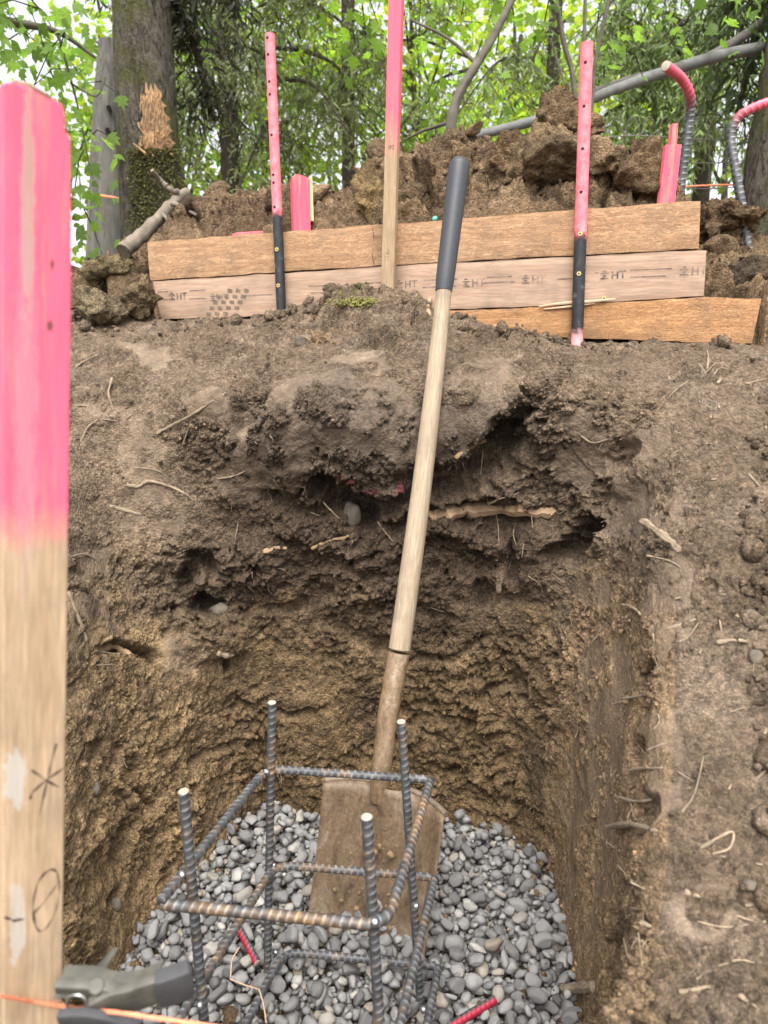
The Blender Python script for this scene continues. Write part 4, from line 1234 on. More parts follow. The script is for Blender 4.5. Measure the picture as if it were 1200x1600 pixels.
# red painted rebar offcuts on the gravel
def on_gravel(px_, py_, up=.006): return Vector(P(px_, py_, z=-.915 + up))
for lab, a_, b_ in [('short red and grey rebar offcut on the gravel inside the cage', on_gravel(372, 1448, .02), on_gravel(402, 1505, .004)),
                    ('red edged rebar offcut lying loose on the gravel right of cage', on_gravel(690, 1612, .004), on_gravel(774, 1562, .016))]:
    mid = (a_ + b_) / 2
    m = m_rebar('rebar_red', tuple((b_ - a_).cross(Vector((0, .3, 1))).normalized() * (1 if a_.x < 0 else 1)), .2)
    o = link('rebar_offcut', rebar_mesh('rebar_offcut', [a_ - mid, b_ - mid], .0058, m, .008), None, lab, 'rebar', 'painted rebar offcuts in the pit', loc=mid)
    disc('cut_end', b_ - mid, b_ - a_, .0058, M_CUT, o, .001)
# clod and frayed twine by the cage
cme = clod(360, 1588, None or .80, (.014, .012, .011), 'small brown clod stuck on the lower cage bar', 411, 0, (.13, .085, .05), 4, .25)
cme['category'] = 'clod'; cme.location = P(360, 1588, z=HZ[1] - .002); del cme['group']
M_TW = m_simple('pale_twine', (.52, .36, .24), .9, .3, 200)
string('frayed_twine', 'frayed pale twine tied round a lower cage bar', [P(374, 1480, z=-.88), P(362, 1500, z=-.885), P(360, 1530, z=-.89), P(385, 1540, z=-.885), P(405, 1546, z=-.875), P(412, 1570, z=-.88), P(416, 1598, z=-.885)], .0013, M_TW)

# ---------------------------------------------------------------- shovel
Tt, Tb = Vector(P(719, 246, d=1.285)), Vector(P(566, 1484, z=-.955))
sM, sL = frame_from(Tb, Tt)
sh = empty('shovel', 'long handled square shovel leaning on the pit lip, blade in the gravel', 'shovel'); sh.matrix_world = sM
inv = sM.inverted()
def zat(py_):                                  # height along the shaft that shows at an image row
    lo, hi = 0.0, sL
    for _ in range(40):
        mid = (lo + hi) / 2
        if proj(np.array(sM @ Vector((0, 0, mid))))[1] > py_: lo = mid
        else: hi = mid
    return lo
z_grip, z_sock, z_neck, z_sh = zat(455), zat(1020), zat(1195), zat(1232)
M_GRIP = m_simple('black_grip', (.035, .038, .045), .5, .3, 300, 0, .0005)
M_HAND = m_wood('ash_handle', (.26, .20, .135), (.42, .335, .235), 1.6, axis='Z', rough=.6)
M_MUD = m_simple('dried_mud_steel', (.25, .18, .115), .85, .5, 38, 0, .004)
M_BLADE = None
def m_blade(name='muddy_blade', k=1.0):
    m, nt, b = mat(name); n = N(nt); raw = n.coord()
    g = n.noise(n.coord(scale=(1, 1, .5)), 22, 7, .7, .8); f2 = n.noise(raw, 160, 4, .7)
    c = n.ramp(g, [(.34, (.055, .036, .022)), (.48, (.13, .086, .048)), (.56, (.15, .105, .066)), (.68, (.235, .18, .125))])
    c = n.mix(1.0, c, n.ramp(f2, [(.3, .6 * k), (.5, k), (.7, 1.3 * k)]), 'MULTIPLY')
    n.l(c, b.inputs['Base Color']); b.inputs['Roughness'].default_value = .58
    n.l(n.bump(n.math('ADD', g, n.math('MULTIPLY', f2, .25)), .6, .003), b.inputs['Normal'])
    return m
mb = MB(); zz_ = np.linspace(z_sock - .02, z_grip + .01, 26)
mb.tube([(0.004 * math.sin((q_ - z_sock) / (z_grip - z_sock) * 3.0), 0, q_) for q_ in zz_], [.0188 - .0052 * ((q_ - z_sock) / (z_grip - z_sock)) ** 1.6 for q_ in zz_], 24)
link('handle', mb.mesh('handle', M_HAND), sh)
mb = MB(); gz = np.concatenate([np.linspace(z_grip, sL - .018, 14), sL - .018 + .018 * np.sin(np.linspace(.2, math.pi / 2, 6))])
gr = [.0148, .0162] + [.0166 + .0022 * k / 11 for k in range(12)] + [.0188 * math.sqrt(max(0, 1 - ((q_ - (sL - .018)) / .0182) ** 2)) for q_ in gz[14:]]
mb.tube([(0, 0, q_) for q_ in gz], gr, 24); link('grip', mb.mesh('grip', M_GRIP), sh)
# socket, bending a little towards the blade
mb = MB(); sz_ = np.linspace(z_sock, z_neck - .065, 22)
mb.tube([(-.006 * math.sin(max(0, (z_sock - q_)) / (z_sock - z_neck + .065) * math.pi * .9), -.002 + .026 * max(0, (z_neck + .012 - q_) / .077), q_) for q_ in sz_], [.0186 - .0016 * (k / 17) + .0008 * math.sin(k * 2.1) * (1 if k < 14 else 1 - .085 * (k - 13)) for k in range(22)], 24)
link('socket', mb.mesh('socket', m_blade('mud_streaked_socket', 1.55)), sh)
# blade: dished plate with rolled step edges
BW = .112; nx_, nz_ = 28, 26
X_, Z_ = np.meshgrid(np.linspace(-1, 1, nx_), np.linspace(0, 1, nz_))
zb = -.05 + (z_sh + .05) * Z_
half = BW * (1 - .06 * (1 - Z_))
yy = -.034 * np.abs(X_) ** 2.2 + .012 * np.sin(Z_ * 2.4) - .012 * np.exp(-((X_) / .16) ** 2) * sstep(.25, 1.0, Z_)
zb = zb - .012 * np.abs(X_) ** 3 * (Z_ > .96) 
yy = yy + .010 * (Z_ > .98) * (np.abs(X_) > .2)
fr_ = np.stack([X_ * half, yy, zb], -1)
fr_[..., 1] += .0035 * fbm(fr_.reshape(-1, 3), 22, 4, seed=77).reshape(nz_, nx_)
yawr = np.array(Matrix.Rotation(R(-26), 3, 'Z'))
fr_ = fr_ @ yawr.T + np.array((.010, 0, 0))
bkk = fr_ + np.array((0, .003, 0)) 
V = np.vstack([fr_.reshape(-1, 3), bkk.reshape(-1, 3)]); o_ = nx_ * nz_; g = np.arange(o_).reshape(nz_, nx_)
F_ = [np.stack([g[:-1, :-1], g[:-1, 1:], g[1:, 1:], g[1:, :-1]], -1).reshape(-1, 4)]; F_.append(F_[0][:, ::-1] + o_)
for row, fl_ in ((g[0], 1), (g[-1], 0), (g[:, 0], 0), (g[:, -1], 1)):
    q_ = np.stack([row[:-1], row[1:], row[1:] + o_, row[:-1] + o_], 1); F_.append(q_[:, ::-1] if fl_ else q_)
bld = link('blade', mesh_np('blade', V, np.vstack(F_), m_blade()), sh)
for sl in (slice(0, 11), slice(17, 28)):            # rolled foot steps either side of the neck
    mb = MB(); mb.tube([Vector(p) + Vector((0, .004, .002)) for p in fr_[-1, sl]], .0052, 10)
    link('foot_step', mb.mesh('foot_step', m_simple('worn_step_steel', (.16, .12, .085), .6, .5, 60, .2, .001)), bld)
sc2 = rng.uniform(-1, 1, (60, 2)); pos = np.array([np.array((a_ * .07, -.004, .09 + .1 * b_)) @ yawr.T for a_, b_ in sc2])
v, f = lumps(pos, .002 + .007 * rng.power(.4, 60) ** 2, 2)
md = link('caked_mud', mesh_np('caked_mud', v, f, m_simple('wet_mud', (.19, .125, .065), .9, .4, 90, 0, .003)), bld); md['kind'] = 'stuff'

# ---------------------------------------------------------------- hooked bars, pink stubs
def hooked(label, pts_, r, tip):
    h0, _ = hit(pts_[1][0], pts_[1][1] + 8)
    if h0 is not None and h0.y < 3: pts_ = [(x_, y_, Y_ + h0.y - pts_[1][2]) for x_, y_, Y_ in pts_]
    path = smooth_path([P(x_, y_, Y=Y_) for x_, y_, Y_ in pts_], 10)
    org = Vector(path[0])
    loc_tip = Vector(path[-1]) - org
    m = m_rebar('rebar_pink_tip', (tip, .02, tuple(loc_tip)), .15)
    o = link('hooked_rebar', rebar_mesh('hooked_rebar', [Vector(p) - org for p in path], r, m, .0125), None, label, 'rebar', 'hooked bars standing in the heap', loc=org)
    disc('cut_end', loc_tip, Vector(path[-1]) - Vector(path[-2]), r * 1.02, M_CUT, o, .001)
hooked('hooked steel bar with pink tip curving towards the boards', [(1058, 345, 1.80), (1063, 300, 1.80), (1070, 240, 1.80), (1078, 178, 1.80), (1078, 148, 1.78), (1064, 122, 1.75), (1040, 103, 1.70)], .0098, .125)
hooked('hooked steel bar with pink tip curving towards the mossy trunk', [(1172, 400, 1.80), (1163, 345, 1.82), (1150, 270, 1.84), (1142, 215, 1.86), (1152, 185, 1.86), (1178, 168, 1.85), (1230, 150, 1.84)], .0092, .10)

def stub(label, a_, b_, w_, Y, lean, thick_=.02, name='pink_stub', chamfer=True, group=None):
    h0, _ = hit(a_[0], a_[1])
    if h0 is not None and h0.y < 3: Y = h0.y - .03
    B_, T_ = Vector(P(*a_, Y=Y)), Vector(P(*b_, Y=Y)); low_ = B_ - (T_ - B_).normalized() * .12
    M_, L_ = frame_from(low_, T_, (lean, -1, 0))
    o_ = empty(name, label, 'stake', group=group); o_.matrix_world = M_
    m = m_wood('pink_stub_wood', (.55, .40, .22), (.75, .58, .34), 1.2, (.04, .02, (.86, .07, .13), True, 1.0), axis='Z')
    h = w_ / 2
    ol = [(-h, 0), (h, 0), (h, L_ - .006), (h * .5, L_), (-h * .5, L_ + .003), (-h, L_ - .004)] if chamfer else [(-h, 0), (h, 0), (h * .96, L_), (-h, L_ - .003)]
    prism('shaft', ol, -thick_ / 2, thick_ / 2, m, o_, .0008)
    return o_, L_
o_, L_ = stub('broken pink stub of stake in the heap left of centre', (470, 346), (468, 277), .040, 2.0, .3, .03)
mb = MB(); mb.add([(.0205, -.018, .12), (.0285, -.012, .12), (.0275, -.012, L_ + .004), (.0205, -.018, L_ - .004), (.0205, .01, .12), (.0285, .01, .12), (.0275, .01, L_ + .004), (.0205, .01, L_ - .004)],
                  [(0, 1, 2, 3), (7, 6, 5, 4), (0, 4, 5, 1), (3, 2, 6, 7), (1, 5, 6, 2), (0, 3, 7, 4)])
link('split_edge', mb.mesh('split_edge', m_simple('fresh_split_wood', (.80, .66, .36), .8, .2, 80, stretch=(4, 4, .4))), o_)
stub('bright pink wide lath standing behind the right end of boards', (1041, 312), (1051, 226), .034, 1.92, .1, .012, 'pink_lath', False)
stub('narrow pink lath rising behind the wide pink lath', (1046, 300), (1053, 193), .014, 1.97, .3, .010, 'pink_lath', False)
a_, b_ = Vector(P(366, 368, Y=1.80)), Vector(P(428, 364, Y=1.86)); mid = (a_ + b_) / 2
mb = MB(); dv = (b_ - a_); rot = dv.to_track_quat('X', 'Z').to_matrix(); mb.box((0, 0, 0), (dv.length / 2, .012, .005), rot)
link('pink_lath', mb.mesh('pink_lath', m_simple('pink_wood', (.75, .16, .18), .7, .3, 60), True, .001), None, 'faded pink lath lying flat behind the top board', 'stake', loc=mid)
h_, n_ = hit(680, 343)
if h_ is not None:
    v, f = lumps([(0, 0, 0)], [.008], 2, .2); link('plastic_scrap', mesh_np('plastic_scrap', v, f, m_simple('teal_plastic', (.10, .42, .32), .4, .1)), None, 'tiny teal plastic scrap on the heap above the boards', 'scrap', loc=h_ + n_ * .004)
# ---------------------------------------------------------------- roots, sticks and chips in the soil
M_ROOT = m_simple('pale_root', (.22, .168, .115), .95, .6, 60, 0, .0015)
M_ROOTD = m_simple('brown_root', (.27, .18, .10), .9, .4, 50, 0, .002)
M_BARK = m_simple('brown_bark', (.30, .20, .12), .9, .5, 40, 0, .004)
def soil_path(pts_, off, n=6):
    raw_ = smooth_path([np.array([x_, y_, 0.0]) for x_, y_ in pts_], n)
    out = []
    for q_ in raw_:
        h_, n_ = hit(q_[0], q_[1], off)
        if h_ is None: continue
        out.append((h_, n_))
    if len(out) < 2: return []
    A = np.array([h_[:] for h_, _ in out]); dd = np.linalg.norm(A, axis=1)
    k = 5; pad = np.pad(dd, k, 'edge')
    # bridge hollows: stay close to the nearer soil
    sm = np.array([np.percentile(pad[i:i + 2 * k + 1], 35) for i in range(len(dd))])
    sm = np.convolve(np.pad(sm, 3, 'edge'), np.ones(7) / 7, 'valid')
    return [Vector(a_ / d_ * s_) for a_, d_, s_ in zip(A, dd, sm)]
def root(pts_, w_, label, group=None, m=None, name='root', cat='root', taper=.55, wob=.0):
    p0 = hit(*pts_[0])[0]
    if p0 is None: return
    sc_ = p0.length / F
    r0 = w_ * sc_ / 2 * (.62 if m is None else .85)
    path = soil_path(pts_, -r0 * .25)
    if len(path) < 3: return
    ph_ = random.uniform(0, 6)
    rad = [r0 * (1 - (1 - taper) * k / (len(path) - 1)) * (1 + .16 * math.sin(k * .9 + ph_) + random.uniform(-.12, .12)) for k in range(len(path))]
    rad[0] *= .75; rad[-1] *= .35
    org = path[0]; mb = MB(); mb.tube([p - org + Vector((random.uniform(-1, 1), random.uniform(-1, 1), random.uniform(-1, 1))) * r0 * .15 for p in path], rad, 7)
    return link(name, mb.mesh(name, m or M_ROOT), None, label, cat, group, loc=org)
def words(pts_, w_):
    ln = sum(math.dist(a_, b_) for a_, b_ in zip(pts_, pts_[1:]))
    return ('hair thin' if w_ <= 3 else 'thin' if w_ <= 5 else 'pencil thick' if w_ <= 8 else 'finger thick') + (' long' if ln > 55 else ' short' if ln < 30 else '')
root([(672, 808), (700, 800), (740, 796), (790, 795), (840, 800), (868, 803)], 30, 'thick woody root crossing the back wall under the lip', m=M_BARK, taper=.7)
root([(712, 716), (728, 704), (745, 694), (762, 687)], 10, 'splintered root end beside the big hole under the lip', m=M_ROOTD)
root([(413, 862), (430, 856), (450, 856)], 11, 'stubby reddish root on the ledge left of the shovel', m=M_BARK)
root([(487, 857), (505, 848), (525, 842), (548, 838)], 8, 'knobbly brown root below the small hole under the lip', m=M_ROOTD)
root([(779, 925), (778, 905)], 10, 'upright wood chip in the back wall right of shovel', m=M_ROOT, taper=.9, name='wood_chip', cat='chip')
root([(1002, 814), (1030, 832), (1050, 848), (1066, 862)], 15, 'thick pale stick lying on the right rim', m=M_ROOT, taper=.8, name='stick', cat='stick')
root([(878, 1543), (895, 1544), (912, 1543), (930, 1541)], 13, 'long tan root reaching over the gravel from the right wall', m=M_ROOT, taper=1.1)
root([(107, 925), (118, 955), (130, 985), (138, 1018)], 9, 'long pale root hanging beside the front stake', m=M_ROOT)
root([(245, 677), (270, 664), (300, 648), (330, 628), (355, 612)], 6, 'longest thin root slanting over the left slope', m=M_ROOT)
root([(198, 757), (215, 760), (235, 752), (270, 762), (290, 772)], 7, 'bent pale root with a knob on left slope', m=M_ROOT)
root([(172, 790), (195, 797), (222, 804)], 8, 'short straight stick below the bent root on left slope', m=M_ROOT, name='stick', cat='stick')
root([(340, 1020), (352, 1024), (366, 1025)], 10, 'stub of cut root in the left wall below the stone hole', m=M_ROOT, taper=.9)
root([(155, 1020), (175, 1010), (195, 1020), (214, 1028)], 16, 'dark rotten root stump low on the left wall', m=M_ROOTD)
LS, RS, BW_, RW = 'thin roots on the left slope', 'thin roots and straws on the right slope', 'fine roots hanging on the back wall', 'roots sticking out of the right wall'
for pts_, w_ in [([(112, 580), (130, 565), (158, 552)], 6), ([(175, 590), (170, 615), (178, 645)], 6), ([(126, 690), (140, 665), (165, 650)], 6), ([(160, 655), (184, 658)], 4), ([(285, 696), (295, 668), (300, 650)], 4),
               ([(196, 655), (214, 643)], 3), ([(120, 633), (138, 634)], 4), ([(108, 870), (130, 866), (152, 872)], 6), ([(275, 866), (296, 857)], 5), ([(205, 730), (245, 735), (275, 755)], 3),
               ([(340, 748), (365, 744), (385, 735)], 5), ([(292, 705), (298, 690)], 3), ([(143, 1000), (150, 1015), (182, 1022)], 4), ([(290, 770), (300, 780), (330, 800)], 3), ([(362, 862), (370, 830), (372, 815)], 4), ([(140, 1040), (180, 1038)], 4)]:
    root(pts_, w_, words(pts_, w_) + ' root on the left slope, ' + ('just below the clods by the boards' if pts_[0][1] < 700 else 'half way down to the wall' if pts_[0][1] < 850 else 'above the yellow soil'), LS)
for pts_, w_ in [([(906, 680), (925, 692), (945, 688), (968, 680)], 5), ([(1048, 715), (1055, 707), (1066, 702)], 5), ([(1105, 577), (1107, 560), (1105, 545)], 6), ([(1100, 585), (1110, 575), (1120, 565)], 4), ([(1092, 568), (1104, 585)], 4), ([(1112, 590), (1125, 575), (1140, 578)], 4),
               ([(1010, 868), (1030, 872), (1050, 878), (1065, 888)], 5), ([(1042, 982), (1066, 975), (1088, 967)], 9), ([(1052, 1008), (1075, 995), (1092, 972)], 7), ([(1120, 1003), (1145, 1000), (1170, 1003)], 11), ([(1150, 960), (1165, 975), (1190, 980)], 7), ([(1124, 968), (1128, 990)], 5),
               ([(1140, 1112), (1165, 1105)], 5), ([(1090, 1440), (1130, 1448), (1170, 1445)], 6), ([(1065, 1270), (1085, 1240), (1100, 1180)], 6), ([(1095, 1325), (1120, 1310), (1145, 1300), (1140, 1325), (1110, 1335)], 8), ([(1070, 1392), (1095, 1402)], 13), ([(1155, 1555), (1185, 1575)], 11),
               ([(1060, 1550), (1090, 1545), (1110, 1540)], 11), ([(1180, 1220), (1200, 1200)], 7), ([(1165, 600), (1200, 590)], 4), ([(1170, 740), (1192, 765)], 6), ([(1058, 1205), (1085, 1222)], 4), ([(1120, 1510), (1155, 1500), (1180, 1505)], 5), ([(1150, 1430), (1185, 1442)], 6), ([(1075, 595), (1050, 615), (1020, 650)], 3)]:
    root(pts_, w_, words(pts_, w_) + ' straw coloured root on the right slope, ' + ('just below the boards' if pts_[0][1] < 760 else 'beside the thick pale stick' if pts_[0][1] < 930 else 'beside the tan stone' if pts_[0][1] < 1130 else 'in its low front end'), RS)
for pts_, w_ in [([(760, 790), (780, 780), (800, 775), (812, 768)], 4), ([(780, 850), (778, 820), (775, 800)], 3), ([(808, 855), (802, 835), (806, 815)], 3), ([(830, 800), (832, 830), (830, 848)], 3), ([(590, 815), (605, 835), (622, 855)], 4), ([(825, 900), (842, 912), (848, 926)], 3), ([(840, 790), (815, 782), (805, 790)], 3),
               ([(505, 785), (520, 800), (535, 815)], 6), ([(485, 800), (500, 806)], 4), ([(535, 845), (546, 838), (552, 848)], 4), ([(475, 760), (480, 780)], 3), ([(700, 735), (705, 728)], 7), ([(722, 722), (728, 740)], 4), ([(755, 700), (752, 730), (750, 745)], 3), ([(918, 945), (910, 960)], 3), ([(818, 850), (815, 872)], 3), ([(936, 990), (920, 1010), (900, 1035)], 3)]:
    root(pts_, w_, words(pts_, w_) + ' root hanging on the back wall, ' + ('beside the big hole' if pts_[0][1] < 750 else 'left of the shovel' if pts_[0][0] < 640 else 'below the thick woody root'), BW_)
for pts_, w_ in [([(973, 1092), (998, 1088), (1024, 1081)], 8), ([(980, 1204), (1005, 1200), (1040, 1200)], 9), ([(948, 1292), (985, 1288), (1030, 1300)], 14), ([(965, 1246), (990, 1252), (1020, 1250)], 9), ([(985, 1250), (990, 1280)], 6), ([(1022, 1140), (1030, 1128), (1028, 1115)], 7), ([(972, 945), (990, 950), (1002, 962)], 9), ([(985, 1378), (1012, 1392)], 5), ([(1000, 1440), (1020, 1448)], 14), ([(1002, 1470), (1012, 1474)], 9), ([(955, 1100), (975, 1095)], 4), ([(1020, 990), (1022, 1005)], 8), ([(1040, 1160), (1010, 1172)], 5)]:
    root(pts_, w_, words(pts_, w_) + ' root stub in the right wall, ' + ('high under the rim stick' if pts_[0][1] < 1120 else 'half way down' if pts_[0][1] < 1310 else 'just above the gravel'), RW)
CH = 'pale wood chips on the right slope'
for x_, y_, s_, a_ in [(1045, 592, 9, 80), (1124, 596, 12, 60), (1122, 636, 8, 70), (1176, 618, 7, 40), (1092, 628, 5, 80), (1110, 652, 7, 85), (1168, 600, 12, 0), (1195, 668, 9, 20), (1115, 750, 8, 10), (1060, 740, 8, 40), (1150, 700, 6, 90), (1094, 1018, 7, 80), (1060, 935, 7, 30), (1130, 930, 6, 10), (1170, 950, 6, 20), (1195, 1145, 10, 60), (1170, 1415, 10, 10), (1195, 1440, 8, 20), (1080, 1110, 4, 0), (1140, 1230, 8, 60), (1130, 1340, 8, 40), (1185, 1350, 7, 0), (1090, 1525, 7, 30)]:
    h_, n_ = hit(x_, y_, .002)
    if h_ is None: continue
    L_ = s_ * .7 * h_.length / F; mb = MB()
    q_ = n_.to_track_quat('Z', 'Y').to_matrix() @ Matrix.Rotation(R(a_), 3, 'Z')
    mb.add([q_ @ Vector(v_) * L_ for v_ in ((-.9, -.2, -.1), (.7, -.32, -.1), (1, .25, -.1), (-.8, .3, -.1), (-.85, -.15, .12), (.65, -.28, .15), (.9, .2, .1), (-.75, .25, .14))],
           [(3, 2, 1, 0), (4, 5, 6, 7), (0, 1, 5, 4), (1, 2, 6, 5), (2, 3, 7, 6), (3, 0, 4, 7)])
    link('wood_chip', mb.mesh('wood_chip', M_ROOT, False), None, ('broad' if s_ > 8 else 'small') + ' pale wood chip on the right slope ' + ('just below the boards' if y_ < 760 else 'beside the tan stone' if y_ < 1160 else 'in its low front end'), 'chip', CH, loc=h_)
# stones sitting in the soil
M_ST = m_simple('earthy_stone', (.125, .102, .078), .9, .6, 60, 0, .004)
for x_, y_, w_, h__, lab in [(338, 955, 34, 24, 'muddy stone wedged in a hole in the left wall'), (548, 800, 28, 46, 'smooth grey stone deep in the small hole under the lip'), (792, 1300, 16, 22, 'bluish stone chip stuck in wall above the gravel'), (832, 1330, 22, 18, 'dark split stone in wall above the gravel corner'),
                          (181, 1414, 14, 22, 'white pebble in the lower left wall'), (147, 1233, 14, 24, 'pale shell like stone high in lower left wall'), (475, 537, 30, 24, 'light stone at the root tuft on the bank'), (1178, 1030, 22, 26, 'tan stone among roots on right slope'), (1172, 1382, 20, 18, 'pair stone, rounded and pale, low on right slope')]:
    h_, n_ = hit(x_, y_)
    if h_ is None: continue
    v, f = stone_shape(3, int(x_)); k = h_.length / F / 2
    v = v * (w_ * k, .9 * min(w_, h__) * k, h__ * k)
    link('stone', mesh_np('stone', v, f, M_ST), None, lab, 'stone', loc=h_ + n_ * (.25 * min(w_, h__) * k))
# fine rootlets and dry straw bits nobody could count
vs, fs = [], []
ids, pos = pick(vis & (lev > 1.3) & (lev < 7.2) & (gn[:, 2] > -.2), 900, .001)
mb = MB()
for i_, p in zip(ids, pos):
    d_ = Vector(rng.normal(size=3)); nv_ = Vector(gn[i_]); d_ = (d_ - nv_ * d_.dot(nv_)).normalized(); L_ = rng.uniform(.006, .028); bend = Vector(rng.normal(size=3)) * L_ * .25
    a_ = Vector(p) + nv_ * .0012; mb.tube([a_, a_ + d_ * L_ * .5 + bend + nv_ * .001, a_ + d_ * L_], [.0005, .0006, .0004], 4, False)
link('rootlets', mb.mesh('rootlets', M_ROOT), None, 'fine rootlets and dry straw scattered through the soil', 'rootlets', kind='stuff')
# tuft of dark fibres on the bank below the boards
mb = MB(); c_, n_ = hit(505, 535)
for k in range(46):
    d_ = (n_ * .5 + Vector(rng.normal(size=3)) * .8).normalized(); L_ = rng.uniform(.015, .04)
    a_ = c_ + Vector((rng.uniform(-.03, .03), rng.uniform(-.01, .01), rng.uniform(-.012, .012))); mb.tube([a_, a_ + d_ * L_ * .5, a_ + d_ * L_ + Vector((rng.normal() * .01, 0, -.008))], [.0012, .001, .0005], 5, False)
link('root_tuft', mb.mesh('root_tuft', M_ROOTD), None, 'tuft of dark fibrous roots on the bank below the boards', 'roots')
root([(672, 496), (668, 480), (672, 466), (668, 458)], 7, 'dry curled leaf stalk standing beside the shovel handle', m=M_BARK, name='dry_stalk', cat='stalk', taper=1.5)
# moss cushions on the mound
c_, n_ = hit(556, 474); g = rng.normal(size=(500, 3)) * (.022, .010, .006)
v, f = lumps(np.array(c_) + g, rng.uniform(.001, .0032, 500), 1)
link('moss', mesh_np('moss', v, f, m_simple('moss_green', (.20, .19, .05), .95, .4, 150)), None, 'yellow green moss on the mound below the middle stake', 'moss', kind='stuff')
# broken branch leaning on the heap
be = empty('broken_branch', 'grey broken branch leaning over the heap by the wounded tree', 'branch', loc=P(200, 384, Y=2.05)); bo = np.array(be.location)
M_GB = m_simple('grey_branch', (.17, .14, .105), .95, .5, 30, 0, .008)
for nm, pts_, w_ in [('limb', [(192, 392, 2.0), (215, 372, 2.05), (245, 345, 2.1), (268, 320, 2.15), (290, 300, 2.2)], (23, 15)), ('twig', [(278, 302, 2.16), (262, 292, 2.15), (250, 280, 2.15), (238, 268, 2.12)], (9, 6)), ('twig', [(268, 318, 2.1), (290, 326, 2.08), (308, 336, 2.05)], (8, 4)), ('twig', [(255, 335, 2.1), (268, 345, 2.05), (290, 336, 2.02)], (6, 4))]:
    pth = smooth_path([P(x_, y_, Y=Y_) - bo for x_, y_, Y_ in pts_], 5); n_ = len(pth)
    mb = MB(); mb.tube([Vector(p) + Vector(rng.normal(size=3)) * .0015 for p in pth], [(w_[0] + (w_[1] - w_[0]) * k / (n_ - 1)) / 2 * 2.05 / F * (1 + .1 * math.sin(k * 2.3)) for k in range(n_)], 10)
    link(nm, mb.mesh(nm, M_GB), be)

# ---------------------------------------------------------------- background: trees, post, fence
def m_leaf(name, transl=.6):
    m = bpy.data.materials.new(name); m.use_nodes = True; nt = m.node_tree; nt.nodes.clear(); n = N(nt)
    o = n.new('ShaderNodeOutputMaterial'); a = n.new('ShaderNodeVertexColor', layer_name='leaf_colour')
    d_ = n.new('ShaderNodeBsdfPrincipled'); d_.inputs['Roughness'].default_value = .5; d_.inputs['Specular IOR Level'].default_value = .3
    t = n.new('ShaderNodeBsdfTranslucent'); mx = n.new('ShaderNodeMixShader'); mx.inputs[0].default_value = transl
    n.l(a.outputs[0], d_.inputs['Base Color'])
    br = n.mix(1.0, a.outputs[0], (1.7, 1.75, .9), 'MULTIPLY'); n.l(br, t.inputs['Color'])
    n.l(d_.outputs[0], mx.inputs[1]); n.l(t.outputs[0], mx.inputs[2]); n.l(mx.outputs[0], o.inputs['Surface'])
    return m
M_LEAF = m_leaf('leaf_green'); M_NEEDLE = m_leaf('needle_green', .25)
KITE = (np.array([(0, 0, 0), (-.30, .42, .07), (.30, .42, .07), (0, 1, -.05), (-.2, .75, .04), (.2, .75, .04)]), np.array([(0, 2, 1), (1, 2, 5), (1, 5, 4), (4, 5, 3)]))
LOBED = (np.array([(0, 0, 0), (.34, .10, .05), (.62, .36, .0), (.34, .46, .06), (.40, .78, .0), (.17, .70, .05), (0, 1.08, -.06), (-.17, .70, .05), (-.40, .78, 0), (-.34, .46, .06), (-.62, .36, 0), (-.34, .10, .05), (0, .45, .02)]),
         np.array([(12, k, k % 12 + 1 if k < 11 else 0) for k in range(0, 12)]))
LOBED[1][:] = [(12, k, (k + 1) % 12) for k in range(12)]
def leaf_mesh(name, pos, dirs, size, cols, shape=KITE, m=None, aspect=1.0):
    bv, bf = shape; n = len(pos)
    y = dirs / np.linalg.norm(dirs, axis=1)[:, None]
    r = rng.normal(size=(n, 3)); r[:, 2] += 1.2; r -= y * (r * y).sum(1)[:, None]; r /= np.linalg.norm(r, axis=1)[:, None]
    x = np.cross(y, r)
    b = bv * (aspect, 1, 1)
    V = pos[:, None] + size[:, None, None] * (b[None, :, 0:1] * x[:, None] + b[None, :, 1:2] * y[:, None] + b[None, :, 2:3] * r[:, None])
    Fc = bf[None] + (np.arange(n) * len(bv))[:, None, None]
    me = mesh_np(name, V.reshape(-1, 3), Fc.reshape(-1, 3), m or M_LEAF, False)
    vcol(me, 'leaf_colour', np.repeat(cols, len(bv), 0))
    return me
def bark_tube(pts_, rad, n=14, seed=0, rough_=.06, step=.05):
    """a trunk: ringed tube with furrowed bark"""
    p, s = resample(pts_, step); L = np.linspace(0, 1, len(p)); r = np.interp(L, np.linspace(0, 1, len(rad)), rad)
    t = np.gradient(p, axis=0); t /= np.linalg.norm(t, axis=1)[:, None]
    ref = np.array((1.0, .1, 0)); A = []
    for k in range(len(p)):
        ref = ref - t[k] * ref.dot(t[k]); ref /= np.linalg.norm(ref); A.append(ref.copy())
    A = np.array(A); B = np.cross(t, A); ph = np.arange(n) * 2 * math.pi / n
    c = np.cos(ph)[None, :, None] * A[:, None] + np.sin(ph)[None, :, None] * B[:, None]
    q_ = (p[:, None] + c * r[:, None, None]).reshape(-1, 3)
    d_ = (rough_ * fbm(q_ * (1, 1, .35), 14, 4, seed=seed, ridged=True) + rough_ * fbm(q_, 3, 2, seed=seed + 4)).reshape(len(p), n)
    V = p[:, None] + c * (r[:, None] * (1 + d_))[:, :, None]
    g = np.arange(len(p) * n).reshape(len(p), n)
    return V.reshape(-1, 3), np.stack([g[:-1], np.roll(g[:-1], -1, 1), np.roll(g[1:], -1, 1), g[1:]], -1).reshape(-1, 4)
